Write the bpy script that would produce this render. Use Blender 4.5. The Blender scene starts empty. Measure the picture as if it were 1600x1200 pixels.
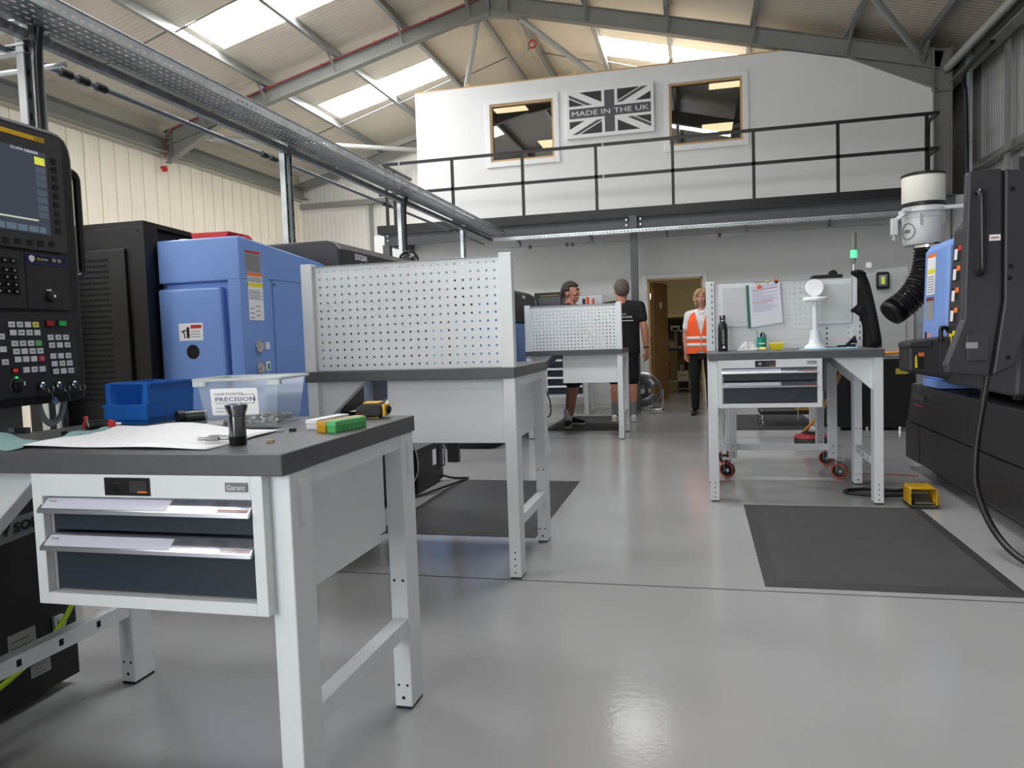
import bpy, bmesh, math, random
from mathutils import Vector, Matrix
R = math.radians
random.seed(7)
sc = bpy.context.scene
col = sc.collection

# ---------------------------------------------------------------- camera
CAM_M = ((0.9710, 0.0180, 0.2400), (0.2380, 0.0670, -0.9690), (-0.0340, 0.9980, 0.0610))
cam_d = bpy.data.cameras.new('camera')
cam_d.sensor_fit = 'HORIZONTAL'; cam_d.sensor_width = 36; cam_d.lens = 36 * 1180 / 1600
cam_d.clip_start = .05; cam_d.clip_end = 200
cam = bpy.data.objects.new('camera', cam_d); col.objects.link(cam)
_m = Matrix(CAM_M)
_x = Vector([r[0] for r in CAM_M]).normalized(); _z = Vector([r[2] for r in CAM_M]).normalized()
_y = _z.cross(_x).normalized(); _x = _y.cross(_z)
mw = Matrix((( _x.x, _y.x, _z.x, 0), (_x.y, _y.y, _z.y, 0), (_x.z, _y.z, _z.z, 1.12), (0, 0, 0, 1)))
cam.matrix_world = mw
sc.camera = cam

# ---------------------------------------------------------------- world, daylight, exposure
w = bpy.data.worlds.new('overcast_sky'); sc.world = w; w.use_nodes = True
bg = w.node_tree.nodes['Background']; bg.inputs[0].default_value = (.93, .965, 1, 1); bg.inputs[1].default_value = 3.0
SKYLIGHT = 25.0
def area_light(name, loc, rot, sx, sy, power, color):
    d = bpy.data.lights.new(name, 'AREA'); d.shape = 'RECTANGLE'; d.size = sx; d.size_y = sy; d.energy = power; d.color = color
    o = bpy.data.objects.new(name, d); col.objects.link(o); o.location = loc; o.rotation_euler = rot
    return o
# area light added for frontal daylight, as if through an unseen, made-up roller door
area_light('rear_daylight_fill', (-4.0, -5.4, 2.3), (R(90), 0, 0), 5.0, 4.0, 305, (.97, .985, 1))
vs = sc.view_settings
vs.view_transform = 'Standard'; vs.look = 'None'; vs.gamma = 1; vs.exposure = 0.2; vs.use_curve_mapping = False
sc.cycles.use_denoising = True
sc.cycles.max_bounces = 10; sc.cycles.diffuse_bounces = 6; sc.cycles.transparent_max_bounces = 12
sc.cycles.sample_clamp_indirect = 6

# ---------------------------------------------------------------- materials
def lin(c):
    return tuple(((v / 255) / 12.92 if v / 255 <= .04045 else ((v / 255 + .055) / 1.055) ** 2.4) for v in c[:3])
MATS = {}
def M(name, rgb=(128, 128, 128), rough=.5, metal=0, bump=None, var=None, emit=0, alpha=1, trans=0, spec=.5, aniso=None, ior=1.45, coat=0):
    if name in MATS: return MATS[name]
    m = bpy.data.materials.new(name); m.use_nodes = True
    nt = m.node_tree; b = nt.nodes['Principled BSDF']; L = nt.links.new
    c = (*lin(rgb), 1)
    b.inputs['Base Color'].default_value = c; b.inputs['Roughness'].default_value = rough; b.inputs['Metallic'].default_value = metal
    b.inputs['Specular IOR Level'].default_value = spec; b.inputs['IOR'].default_value = ior
    b.inputs['Alpha'].default_value = alpha; b.inputs['Transmission Weight'].default_value = trans; b.inputs['Coat Weight'].default_value = coat
    if emit:
        b.inputs['Emission Color'].default_value = c; b.inputs['Emission Strength'].default_value = emit
    tc = nt.nodes.new('ShaderNodeTexCoord')
    if var:
        n = nt.nodes.new('ShaderNodeTexNoise'); n.inputs['Scale'].default_value = var[0]; n.inputs['Detail'].default_value = 5
        if len(var) > 2:
            mp = nt.nodes.new('ShaderNodeMapping'); mp.inputs['Scale'].default_value = var[2]
            L(tc.outputs['Object'], mp.inputs[0]); L(mp.outputs[0], n.inputs['Vector'])
        else: L(tc.outputs['Object'], n.inputs['Vector'])
        r = nt.nodes.new('ShaderNodeMapRange'); r.inputs['To Min'].default_value = 1 - var[1]; r.inputs['To Max'].default_value = 1 + var[1]
        r.inputs['From Min'].default_value = .3; r.inputs['From Max'].default_value = .7
        L(n.outputs[0], r.inputs[0])
        mx = nt.nodes.new('ShaderNodeVectorMath'); mx.operation = 'SCALE'; mx.inputs[0].default_value = c[:3]
        L(r.outputs[0], mx.inputs['Scale']); L(mx.outputs[0], b.inputs['Base Color'])
    if bump:
        n = nt.nodes.new('ShaderNodeTexNoise'); n.inputs['Scale'].default_value = bump[0]; n.inputs['Detail'].default_value = 3
        L(tc.outputs['Object'], n.inputs['Vector'])
        bp = nt.nodes.new('ShaderNodeBump'); bp.inputs['Strength'].default_value = bump[1]; bp.inputs['Distance'].default_value = .002
        L(n.outputs[0], bp.inputs['Height']); L(bp.outputs[0], b.inputs['Normal'])
    MATS[name] = m
    return m
def rib_mat(name, rgb, axis, pitch, depth, rough=.45):
    """painted profiled sheet: fine ribs as relief along one axis"""
    m = M(name, rgb, rough, var=(1.3, .05))
    nt = m.node_tree; L = nt.links.new; b = nt.nodes['Principled BSDF']
    tc = nt.nodes.new('ShaderNodeTexCoord'); sp = nt.nodes.new('ShaderNodeSeparateXYZ'); L(tc.outputs['Object'], sp.inputs[0])
    a = nt.nodes.new('ShaderNodeMath'); a.operation = 'DIVIDE'; a.inputs[1].default_value = pitch; L(sp.outputs[axis], a.inputs[0])
    p = nt.nodes.new('ShaderNodeMath'); p.operation = 'PINGPONG'; p.inputs[1].default_value = .5; L(a.outputs[0], p.inputs[0])
    r = nt.nodes.new('ShaderNodeMapRange'); r.inputs['From Min'].default_value = .1; r.inputs['From Max'].default_value = .25
    L(p.outputs[0], r.inputs[0])
    bp = nt.nodes.new('ShaderNodeBump'); bp.inputs['Strength'].default_value = .8; bp.inputs['Distance'].default_value = depth
    L(r.outputs[0], bp.inputs['Height']); L(bp.outputs[0], b.inputs['Normal'])
    return m

def floor_mat():
    m = M('grey_epoxy_floor', (160, 160, 161), .16, spec=.55)
    nt = m.node_tree; L = nt.links.new; b = nt.nodes['Principled BSDF']; tc = nt.nodes.new('ShaderNodeTexCoord')
    def noise(s, d=4):
        n = nt.nodes.new('ShaderNodeTexNoise'); n.inputs['Scale'].default_value = s; n.inputs['Detail'].default_value = d
        L(tc.outputs['Object'], n.inputs['Vector']); return n
    n1 = noise(.9); n2 = noise(2.2)
    r = nt.nodes.new('ShaderNodeMapRange'); r.inputs['From Min'].default_value = .3; r.inputs['From Max'].default_value = .7
    r.inputs['To Min'].default_value = .93; r.inputs['To Max'].default_value = 1.06; L(n1.outputs[0], r.inputs[0])
    # small dark specks of swarf and scuffs
    vo = nt.nodes.new('ShaderNodeTexVoronoi'); vo.inputs['Scale'].default_value = 5.5; L(tc.outputs['Object'], vo.inputs['Vector'])
    sp = nt.nodes.new('ShaderNodeMapRange'); sp.inputs['From Min'].default_value = .012; sp.inputs['From Max'].default_value = .022
    sp.inputs['To Min'].default_value = .35; L(vo.outputs['Distance'], sp.inputs[0])
    mu = nt.nodes.new('ShaderNodeMath'); mu.operation = 'MULTIPLY'; L(r.outputs[0], mu.inputs[0]); L(sp.outputs[0], mu.inputs[1])
    mx = nt.nodes.new('ShaderNodeVectorMath'); mx.operation = 'SCALE'; mx.inputs[0].default_value = lin((160, 160, 161))
    L(mu.outputs[0], mx.inputs['Scale']); L(mx.outputs[0], b.inputs['Base Color'])
    rr = nt.nodes.new('ShaderNodeMapRange'); rr.inputs['To Min'].default_value = .13; rr.inputs['To Max'].default_value = .18
    rr.inputs['From Min'].default_value = .3; rr.inputs['From Max'].default_value = .7; L(n2.outputs[0], rr.inputs[0]); L(rr.outputs[0], b.inputs['Roughness'])
    n3 = noise(48, 1)
    bp = nt.nodes.new('ShaderNodeBump'); bp.inputs['Strength'].default_value = .30; bp.inputs['Distance'].default_value = .0012
    L(n3.outputs[0], bp.inputs['Height']); L(bp.outputs[0], b.inputs['Normal'])
    return m

white = M('white_powder_coat', (222, 226, 229), .38, bump=(350, .08))
bench_top = M('dark_grey_laminate', (86, 87, 90), .42, var=(60, .06), bump=(220, .1))
drawer_blue = M('anthracite_blue_steel', (44, 52, 62), .42)
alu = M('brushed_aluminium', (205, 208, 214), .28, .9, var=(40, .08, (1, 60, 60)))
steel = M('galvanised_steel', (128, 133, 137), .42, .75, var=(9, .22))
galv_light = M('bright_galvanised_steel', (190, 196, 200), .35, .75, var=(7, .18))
chrome = M('chrome', (220, 222, 225), .12, 1)
dark_steel = M('turned_steel', (120, 122, 124), .22, .95)
frame_grey = M('grey_painted_steel_frame', (134, 134, 130), .5, var=(3, .06))
black = M('black_textured_paint', (18, 18, 21), .5, bump=(260, .12))
black_pl = M('black_plastic', (20, 20, 22), .4)
blackgloss = M('black_gloss', (10, 10, 11), .12)
charcoal = M('charcoal_textured_paint', (50, 50, 54), .45, bump=(260, .12))
deep = M('black_hole', (6, 6, 7), .8)
blue_m = M('machine_blue_paint', (122, 158, 224), .36, bump=(200, .05))
rubber = M('black_rubber_mat', (64, 64, 65), .62, bump=(420, .6), var=(6, .12))
rubber_edge = M('black_rubber_edge', (55, 55, 56), .55)
orange = M('orange_plastic', (235, 92, 50), .45)
red = M('red_plastic', (200, 38, 42), .4)
yellow = M('yellow_plastic', (232, 182, 20), .4)
paper = M('white_paper', (242, 243, 247), .8)
print_ink = M('grey_print', (120, 122, 130), .8)
ink = M('black_print', (18, 18, 22), .7)
white_ink = M('white_print', (232, 232, 234), .6)
red_ink = M('red_print', (190, 40, 45), .6)
orange_ink = M('orange_print', (238, 120, 45), .6)
yellow_ink = M('yellow_print', (240, 222, 40), .6)
wallw = M('white_plaster', (226, 227, 226), .75, var=(1.2, .02))
trimw = M('white_gloss_trim', (232, 233, 233), .4)
wood = M('pale_timber', (196, 162, 116), .6, var=(12, .16, (1, 1, 9)))
oak = M('oak_veneer_door', (150, 114, 70), .45, var=(14, .18, (6, 6, .6)))
skin = M('skin', (196, 140, 118), .55, var=(20, .05))
skin2 = M('skin_tanned', (186, 130, 106), .55, var=(20, .05))

# ---------------------------------------------------------------- mesh helpers
class MB:
    def __init__(s): s.v = []; s.f = []
    def add(s, vs, fs):
        o = len(s.v); s.v += [tuple(p) for p in vs]; s.f += [[i + o for i in f] for f in fs]; return s
    def box(s, x0, x1, y0, y1, z0, z1):
        return s.add([(x0, y0, z0), (x1, y0, z0), (x1, y1, z0), (x0, y1, z0), (x0, y0, z1), (x1, y0, z1), (x1, y1, z1), (x0, y1, z1)],
                     [(0, 3, 2, 1), (4, 5, 6, 7), (0, 1, 5, 4), (1, 2, 6, 5), (2, 3, 7, 6), (3, 0, 4, 7)])
    def prism(s, poly, axis, a, b):
        f = {'x': lambda p, t: (t, p[0], p[1]), 'y': lambda p, t: (p[0], t, p[1]), 'z': lambda p, t: (p[0], p[1], t)}[axis]
        n = len(poly)
        return s.add([f(p, a) for p in poly] + [f(p, b) for p in poly],
                     [list(range(n)), list(range(2 * n - 1, n - 1, -1))] + [(i, (i + 1) % n, n + (i + 1) % n, n + i) for i in range(n)])
    def sweep(s, poly, p0, p1, up=(0, 0, 1)):
        p0 = Vector(p0); p1 = Vector(p1); d = (p1 - p0).normalized(); up = Vector(up)
        if d.cross(up).length < 1e-4: up = Vector((0, 1, 0))
        sd = d.cross(up).normalized(); u = sd.cross(d).normalized(); n = len(poly)
        return s.add([p + sd * a + u * b for p in (p0, p1) for a, b in poly],
                     [list(range(n)), list(range(2 * n - 1, n - 1, -1))] + [(i, (i + 1) % n, n + (i + 1) % n, n + i) for i in range(n)])
    def bar(s, p0, p1, w, h=None, up=(0, 0, 1)):
        h = h or w
        return s.sweep([(-w / 2, -h / 2), (w / 2, -h / 2), (w / 2, h / 2), (-w / 2, h / 2)], p0, p1, up)
    def ibeam(s, p0, p1, depth, width, tf=.012, tw=.009, up=(0, 0, 1)):
        h = depth / 2; b = width / 2; t = tw / 2
        return s.sweep([(-b, -h), (b, -h), (b, -h + tf), (t, -h + tf), (t, h - tf), (b, h - tf), (b, h), (-b, h), (-b, h - tf), (-t, h - tf), (-t, -h + tf), (-b, -h + tf)], p0, p1, up)
    def cyl(s, p0, p1, r0, r1=None, n=16):
        r1 = r0 if r1 is None else r1
        p0 = Vector(p0); p1 = Vector(p1); d = (p1 - p0).normalized()
        a = Vector((0, 0, 1)) if abs(d.z) < .9 else Vector((1, 0, 0)); u = d.cross(a).normalized(); v = d.cross(u)
        ring = [(math.cos(2 * math.pi * i / n), math.sin(2 * math.pi * i / n)) for i in range(n)]
        return s.add([p0 + (u * c + v * q) * r0 for c, q in ring] + [p1 + (u * c + v * q) * r1 for c, q in ring],
                     [list(range(n)), list(range(2 * n - 1, n - 1, -1))] + [(i, (i + 1) % n, n + (i + 1) % n, n + i) for i in range(n)])
    def tube(s, pts, r, n=8, closed=False):
        P = [Vector(p) for p in pts]; k = len(P); vs = []; fs = []
        prev = None
        for i, p in enumerate(P):
            if closed: d = P[(i + 1) % k] - P[i - 1]
            else: d = (P[min(i + 1, k - 1)] - P[max(i - 1, 0)])
            d.normalize()
            if prev is None:
                a = Vector((0, 0, 1)) if abs(d.z) < .9 else Vector((1, 0, 0)); u = d.cross(a).normalized()
            else:
                u = prev - d * prev.dot(d); u.normalize()
            prev = u; v = d.cross(u); rr = r[i] if isinstance(r, (list, tuple)) else r
            vs += [p + (u * math.cos(2 * math.pi * j / n) + v * math.sin(2 * math.pi * j / n)) * rr for j in range(n)]
        for i in range(k if closed else k - 1):
            a = i * n; b = ((i + 1) % k) * n
            fs += [(a + j, a + (j + 1) % n, b + (j + 1) % n, b + j) for j in range(n)]
        if not closed: fs += [list(range(n)), list(range(len(vs) - 1, len(vs) - n - 1, -1))]
        return s.add(vs, fs)
    def lathe(s, prof, c, n=24, axis='z'):
        cx, cy, cz = c; vs = []; fs = []
        for r, h in prof:
            for i in range(n):
                a = 2 * math.pi * i / n; p, q = r * math.cos(a), r * math.sin(a)
                vs.append({'z': (cx + p, cy + q, cz + h), 'y': (cx + p, cy + h, cz + q), 'x': (cx + h, cy + p, cz + q)}[axis])
        for k in range(len(prof) - 1):
            fs += [(k * n + i, k * n + (i + 1) % n, (k + 1) * n + (i + 1) % n, (k + 1) * n + i) for i in range(n)]
        fs += [list(range(n)), list(range(len(vs) - 1, len(vs) - n - 1, -1))]
        return s.add(vs, fs)
    def ball(s, c, r, n=12, m=8):
        if not isinstance(r, (tuple, list)): r = (r, r, r)
        vs = []; fs = []
        for k in range(1, m):
            t = math.pi * k / m
            vs += [(c[0] + r[0] * math.sin(t) * math.cos(2 * math.pi * i / n), c[1] + r[1] * math.sin(t) * math.sin(2 * math.pi * i / n), c[2] + r[2] * math.cos(t)) for i in range(n)]
        vs += [(c[0], c[1], c[2] + r[2]), (c[0], c[1], c[2] - r[2])]; a, b = len(vs) - 2, len(vs) - 1
        for k in range(m - 2): fs += [(k * n + i, k * n + (i + 1) % n, (k + 1) * n + (i + 1) % n, (k + 1) * n + i) for i in range(n)]
        fs += [(i, (i + 1) % n, a) for i in range(n)] + [((m - 2) * n + (i + 1) % n, (m - 2) * n + i, b) for i in range(n)]
        return s.add(vs, fs)
    def capsule(s, p0, p1, r0, r1, n=10):
        return s.cyl(p0, p1, r0, r1, n).ball(p0, r0, n, 7).ball(p1, r1, n, 7)
    def loft(s, rings, n=20):
        """rings of (cx, cy, z, rx, ry)"""
        vs = [(cx + rx * math.cos(2 * math.pi * i / n), cy + ry * math.sin(2 * math.pi * i / n), z) for cx, cy, z, rx, ry in rings for i in range(n)]
        k = len(rings)
        fs = [(a * n + i, a * n + (i + 1) % n, (a + 1) * n + (i + 1) % n, (a + 1) * n + i) for a in range(k - 1) for i in range(n)]
        fs += [list(range(n)), list(range(len(vs) - 1, len(vs) - n - 1, -1))]
        return s.add(vs, fs)
    def quad(s, a, b, c, d): return s.add([a, b, c, d], [(0, 1, 2, 3)])
    def perf(s, o, ud, vd, us, vs_):
        """sheet with rectangular holes; us / vs_ are edge positions, every odd-odd cell is a hole"""
        o = Vector(o); ud = Vector(ud); vd = Vector(vd); nu, nv = len(us), len(vs_)
        return s.add([o + ud * u + vd * v for v in vs_ for u in us],
                     [(j * nu + i, j * nu + i + 1, (j + 1) * nu + i + 1, (j + 1) * nu + i) for j in range(nv - 1) for i in range(nu - 1) if not (i % 2 and j % 2)])
    def xf(s, mat): s.v = [tuple(mat @ Vector(p)) for p in s.v]; return s

def edges(a, b, n, hole, margin):
    """edge positions of n holes of size hole spread between a+margin and b-margin"""
    r = [a]; st = (b - a - 2 * margin) / max(n - 1, 1)
    for i in range(n): c = a + margin + i * st; r += [c - hole / 2, c + hole / 2]
    return r + [b]

ORG = {}
def build(name, mb, mat, parent=None, bev=0, smooth=False, loc=None, solid=0, seg=2, recalc=True):
    me = bpy.data.meshes.new(name)
    if parent is not None: o0 = ORG[parent.name]
    elif loc is not None: o0 = Vector(loc)
    else:
        xs = [p[0] for p in mb.v]; ys = [p[1] for p in mb.v]; zs = [p[2] for p in mb.v]
        o0 = Vector(((min(xs) + max(xs)) / 2, (min(ys) + max(ys)) / 2, min(zs)))
    me.from_pydata([(p[0] - o0.x, p[1] - o0.y, p[2] - o0.z) for p in mb.v], [], mb.f)
    if recalc:
        bm = bmesh.new(); bm.from_mesh(me); bmesh.ops.recalc_face_normals(bm, faces=bm.faces); bm.to_mesh(me); bm.free()
    me.materials.append(mat)
    ob = bpy.data.objects.new(name, me); col.objects.link(ob)
    if parent is not None: ob.parent = parent
    else: ob.location = o0
    ORG[ob.name] = o0.copy()
    if smooth:
        for p in me.polygons: p.use_smooth = True
        if smooth != 2:
            try: me.set_sharp_from_angle(angle=R(40))
            except Exception: pass
    if solid: md = ob.modifiers.new('t', 'SOLIDIFY'); md.thickness = solid; md.offset = 0
    if bev: md = ob.modifiers.new('b', 'BEVEL'); md.width = bev; md.segments = seg; md.limit_method = 'ANGLE'; md.angle_limit = R(50)
    return ob
def tag(o, label=None, cat=None, group=None, kind=None):
    if label: o['label'] = label
    if cat: o['category'] = cat
    if group: o['group'] = group
    if kind: o['kind'] = kind
    return o
def thing(name, label, cat, loc=(0, 0, 0), group=None, kind=None):
    o = bpy.data.objects.new(name, None); col.objects.link(o); o.location = loc; o.empty_display_size = .1
    ORG[o.name] = Vector(loc)
    return tag(o, label, cat, group, kind)
def struct(name, mb, mat, label=None, **k): return tag(build(name, mb, mat, **k), label, None, None, 'structure')
def again(ob, dx=0, dy=0, dz=0, parent=None):
    """another instance of a piece, sharing its mesh"""
    c = ob.copy(); col.objects.link(c); c.location = Vector(c.location) + Vector((dx, dy, dz))
    if parent is not None: c.parent = parent
    ORG[c.name] = ORG[ob.name]
    return c
def text(name, s, h, org, xd, yd, mat, parent, xs=1, align='LEFT', ext=.0004, off=0):
    cu = bpy.data.curves.new(name, 'FONT'); cu.body = s; cu.size = h / .7; cu.align_x = align; cu.extrude = ext; cu.resolution_u = 2; cu.offset = off
    ob = bpy.data.objects.new(name, cu); me = ob.to_mesh()
    vs = [tuple(v.co) for v in me.vertices]; fs = [list(p.vertices) for p in me.polygons]
    ob.to_mesh_clear(); bpy.data.objects.remove(ob); bpy.data.curves.remove(cu)
    O = Vector(org); X = Vector(xd).normalized(); Y = Vector(yd).normalized(); Z = X.cross(Y)
    mb = MB(); mb.add([O + X * (v[0] * xs) + Y * v[1] + Z * (v[2] + ext) for v in vs], fs)
    return build(name, mb, mat, parent, recalc=False)
def ring_pts(c, r, n=24, axis='y', a0=0, a1=360):
    out = []
    for i in range(n):
        a = R(a0 + (a1 - a0) * i / (n if a1 - a0 == 360 else n - 1)); p, q = r * math.cos(a), r * math.sin(a)
        out.append({'y': (c[0] + p, c[1], c[2] + q), 'z': (c[0] + p, c[1] + q, c[2]), 'x': (c[0], c[1] + p, c[2] + q)}[axis])
    return out
def arc(pts, r=.05, n=6):
    """round the corners of a polyline"""
    P = [Vector(p) for p in pts]; out = [P[0]]
    for i in range(1, len(P) - 1):
        a = (P[i - 1] - P[i]); b = (P[i + 1] - P[i]); q = min(r, a.length * .49, b.length * .49)
        s = P[i] + a.normalized() * q; e = P[i] + b.normalized() * q
        for k in range(n + 1):
            t = k / n; out.append(s * (1 - t) ** 2 + P[i] * 2 * t * (1 - t) + e * t * t)
    return out + [P[-1]]
def spline(pts, n=8):
    P = [Vector(p) for p in pts]; P = [P[0] * 2 - P[1]] + P + [P[-1] * 2 - P[-2]]; out = []
    for i in range(1, len(P) - 2):
        for k in range(n):
            t = k / n; a, b, c, d = P[i - 1:i + 3]
            out.append(.5 * ((2 * b) + (c - a) * t + (2 * a - 5 * b + 4 * c - d) * t * t + (3 * b - a - 3 * c + d) * t ** 3))
    return out + [P[-2]]
def rrect(x0, x1, y0, y1, r, n=4):
    out = []
    for cx, cy, a in ((x1 - r, y0 + r, -90), (x1 - r, y1 - r, 0), (x0 + r, y1 - r, 90), (x0 + r, y0 + r, 180)):
        for i in range(n + 1): t = R(a + 90 * i / n); out.append((cx + r * math.cos(t), cy + r * math.sin(t)))
    return out
# ================================================================ THE BUILDING
XL, XR = -9.5, 3.88            # side walls
AX, AZ = -3.19, 6.417          # apex of the portal frame (underside)
SL = .2545
YG, YB = 17.24, -6.2           # gable behind the office, wall behind the camera
PY = 12.22                     # portal frame above the office wall
def zu(x): return AZ - SL * abs(x - AX)
SH = .47                       # roof sheet above rafter underside

# floor and its saw-cut joints
fl = struct('floor', MB().box(XL - .2, XR + .3, YB, YG + .2, -.1, 0), floor_mat(), 'glossy grey epoxy workshop floor', loc=(0, 0, 0))
jm = M('dark_joint_filler', (52, 53, 56), .7)
for y, x0, x1 in ((3.335, -9, 3.8), (8.17, -9, 3.8)):
    build('floor_joint', MB().box(x0, x1, y - .004, y + .004, -.002, .0008), jm, fl)

# roof: two slopes with rooflights and purlins
roof_m = rib_mat('cream_roof_sheet', (214, 205, 190), 'Y', .083, .006)
lights = []      # (side, y0, y1, d0, d1)  d = horizontal distance from the apex
for yc in (14.41, 10.4, 5.4, .6, -3.6):
    lights += [(-1, yc - .5, yc + .5, 1.62, 4.02)] + ([(1, yc - .5, yc + .5, 1.52, 4.05)] if yc > 12 or 5 < yc < 6 else [])
sky_m = M('rooflight_translucent_sheet', (249, 250, 251), .6, emit=SKYLIGHT)
pur_m = M('galvanised_purlin', (150, 152, 150), .45, .55, var=(2.2, .22, (1, .25, 1)))
wn = 3
for side, nm in ((-1, 'left'), (1, 'right')):
    dmax = AX - XL if side < 0 else XR - AX
    ds = [0, 1.52, 1.62, 4.02, 4.05, dmax + .15]
    ys = sorted({YB, YG + .1} | {v for s, a, b, c, d in lights if s == side for v in (a, b)})
    mb = MB()
    mine = [l for l in lights if l[0] == side]
    def pt(d, y, dz=0): x = AX + side * d; return (x, y, zu(x) + SH + dz)
    for j in range(len(ys) - 1):
        ym = (ys[j] + ys[j + 1]) / 2
        for i in range(len(ds) - 1):
            dm = (ds[i] + ds[i + 1]) / 2
            if any(a < ym < b and c < dm < d for _, a, b, c, d in mine): continue
            mb.quad(pt(ds[i], ys[j]), pt(ds[i + 1], ys[j]), pt(ds[i + 1], ys[j + 1]), pt(ds[i], ys[j + 1]))
    ce = struct('ceiling_' + nm, mb, roof_m, 'cream profiled roof sheeting, %s slope' % nm, loc=(0, 0, 0), solid=.03)
    for _, a, b, c, d in mine:
        wm = MB().quad(pt(c, a), pt(d, a), pt(d, b), pt(c, b))
        wo = struct('window_%d' % wn, wm, sky_m, loc=(0, 0, 0), solid=.006); wn += 1
        for yy in (a, b):
            build('flashing', MB().bar(pt(c, yy, -.012), pt(d, yy, -.012), .05, .012, (0, 0, 1)), M('cream_flashing', (214, 208, 184), .5), wo)
    # purlins: Z sections on top of the rafters
    offs = (.34, 1.5, 2.75, 4.1, 5.35) if side < 0 else (.34, 1.6, 2.85, 4.1, 5.4, 6.4)
    Z = [(-.07, -.095), (-.07, -.075), (-.066, -.075), (-.066, -.091), (-.002, -.091), (-.002, .1), (.05, .1), (.05, .097), (.002, .097), (.002, -.095)]
    for d in offs:
        x = AX + side * d; z = zu(x) + .275 + .095
        p = build('purlin', MB().sweep([(side * a, b) for a, b in Z], (x, YB, z), (x, YG, z)), pur_m, ce)
        p2 = build('fly_brace', MB().bar((x, PY - .35, z - .06), (x - side * .03, PY - .08, z - .33), .045, .006, (1, 0, 0)).bar((x, PY - .35, z - .06), (x - side * .03, PY - .08, z - .33), .006, .045, (1, 0, 0)), frame_grey, p)
    # anti-sag rods between the purlins
    for k in range(len(offs) - 1):
        for yy in (9.7, 14.9):
            x0 = AX + side * offs[k]; x1 = AX + side * offs[k + 1]
            build('sag_rod', MB().cyl((x0, yy, zu(x0) + .34), (x1, yy + .05, zu(x1) + .30), .011, n=6), M('rod_grey', (110, 110, 110), .5, .5), ce)

# portal frames
def portal(y, nm, first=False):
    t = thing('portal_frame', None, None, (AX, y, 0), kind='structure')
    t['label'] = nm
    for side in (-1, 1):
        xe = XL + .1 if side < 0 else 3.45
        build('rafter', MB().ibeam((AX, y, AZ + .135), (xe, y, zu(xe) + .135), .262, .14), frame_grey, t)
        # tapered haunch below the rafter
        hx = xe - side * 1.25
        h = build('haunch', MB().prism([(hx, zu(hx) + .01), (xe, zu(xe) + .01), (xe, zu(xe) - .30)], 'y', y - .006, y + .006), frame_grey, t)
        build('haunch_flange', MB().bar((hx, y, zu(hx)), (xe, y, zu(xe) - .30), .14, .012), frame_grey, h)
        xc = 3.45 if side > 0 else XL - .3
        c = build('column', MB().ibeam((xc, y, 0), (xc, y, zu(xc) + .3), .24, .15, up=(1, 0, 0)), frame_grey, t)
        build('stiffener', MB().box(xc - .11, xc + .11, y - .07, y + .07, zu(xe) - .305, zu(xe) - .29), frame_grey, c)
        build('end_plate', MB().box(xe - side * .13 - .006, xe - side * .13 + .006, y - .075, y + .075, zu(xe) - .3, zu(xe) + .3), frame_grey, t)
        # apex plate
        build('apex_haunch', MB().prism([(AX, AZ), (AX + side * .55, zu(AX + side * .55) + .0), (AX + side * .42, zu(AX + side * .42) - .045), (AX, AZ - .09)], 'y', y - .05, y + .05), frame_grey, t)
    build('apex_plate', MB().box(AX - .012, AX + .012, y - .075, y + .075, AZ - .09, AZ + .3), frame_grey, t)
    return t
pf = portal(PY, 'grey steel portal frame above the upper office wall')
portal(7.1, 'grey steel portal frame overhead'); portal(2.0, 'grey steel portal frame over the near benches'); portal(-3.1, 'grey steel portal frame behind the camera')
# gable frame
gt = tag(build('gable_frame', MB().ibeam((XL + .1, YG - .16, zu(XL + .1) + .13), (AX, YG - .16, AZ + .13), .2, .12).ibeam((AX, YG - .16, AZ + .13), (XR, YG - .16, zu(XR) + .13), .2, .12), frame_grey, loc=(AX, YG - .16, 0)), 'grey gable rafters against the far end wall', kind='structure')
# eaves beams
for x, nm in ((XL + .14, 'left'), (3.62, 'right')):
    z0 = zu(x) - .02
    e = tag(build('eaves_beam', MB().sweep([(-.08, -.13), (.08, -.13), (.08, -.115), (-.06, -.115), (-.06, .115), (.08, .115), (.08, .13), (-.08, .13)] if x < 0 else [(.08, -.13), (-.08, -.13), (-.08, -.115), (.06, -.115), (.06, .115), (-.08, .115), (-.08, .13), (.08, .13)], (x, YB, z0), (x, YG, z0)), frame_grey, loc=(x, 0, z0)), 'grey steel eaves beam along the %s wall' % nm, kind='structure')
# roof bracing tubes
brm = M('pale_grey_bracing_tube', (170, 172, 168), .45)
for a, b, r, lb in (((3.15, PY - .1, 4.93), (.55, 7.3, 5.4), .045, 'diagonal roof bracing tube on the right slope'),
                 ((3.5, PY - .1, 4.72), (3.5, YB, 4.72), .055, 'round eaves tie tube above the right wall'),
                 ((-8.9, PY + .1, 4.98), (-6.1, YG - .3, 5.55), .05, 'pale roof bracing tube beyond the left haunch'),
                 ((-3.42, PY + .12, 6.38), (-3.95, 13.1, 5.3), .045, 'bracing tube dropping left from the apex'),
                 ((-2.72, PY + .12, 6.3), (-1.45, 12.75, 5.3), .045, 'bracing tube dropping right from the apex')):
    tb = thing('bracing_tube', lb, None, a, kind='structure')
    build('tube', MB().cyl(a, b, r, n=14), brm, tb, smooth=True)
    d = (Vector(b) - Vector(a)).normalized() * .12
    build('end_cleat', MB().bar(Vector(a) - d, Vector(a) + d, .012, .1), frame_grey, tb)

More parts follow.
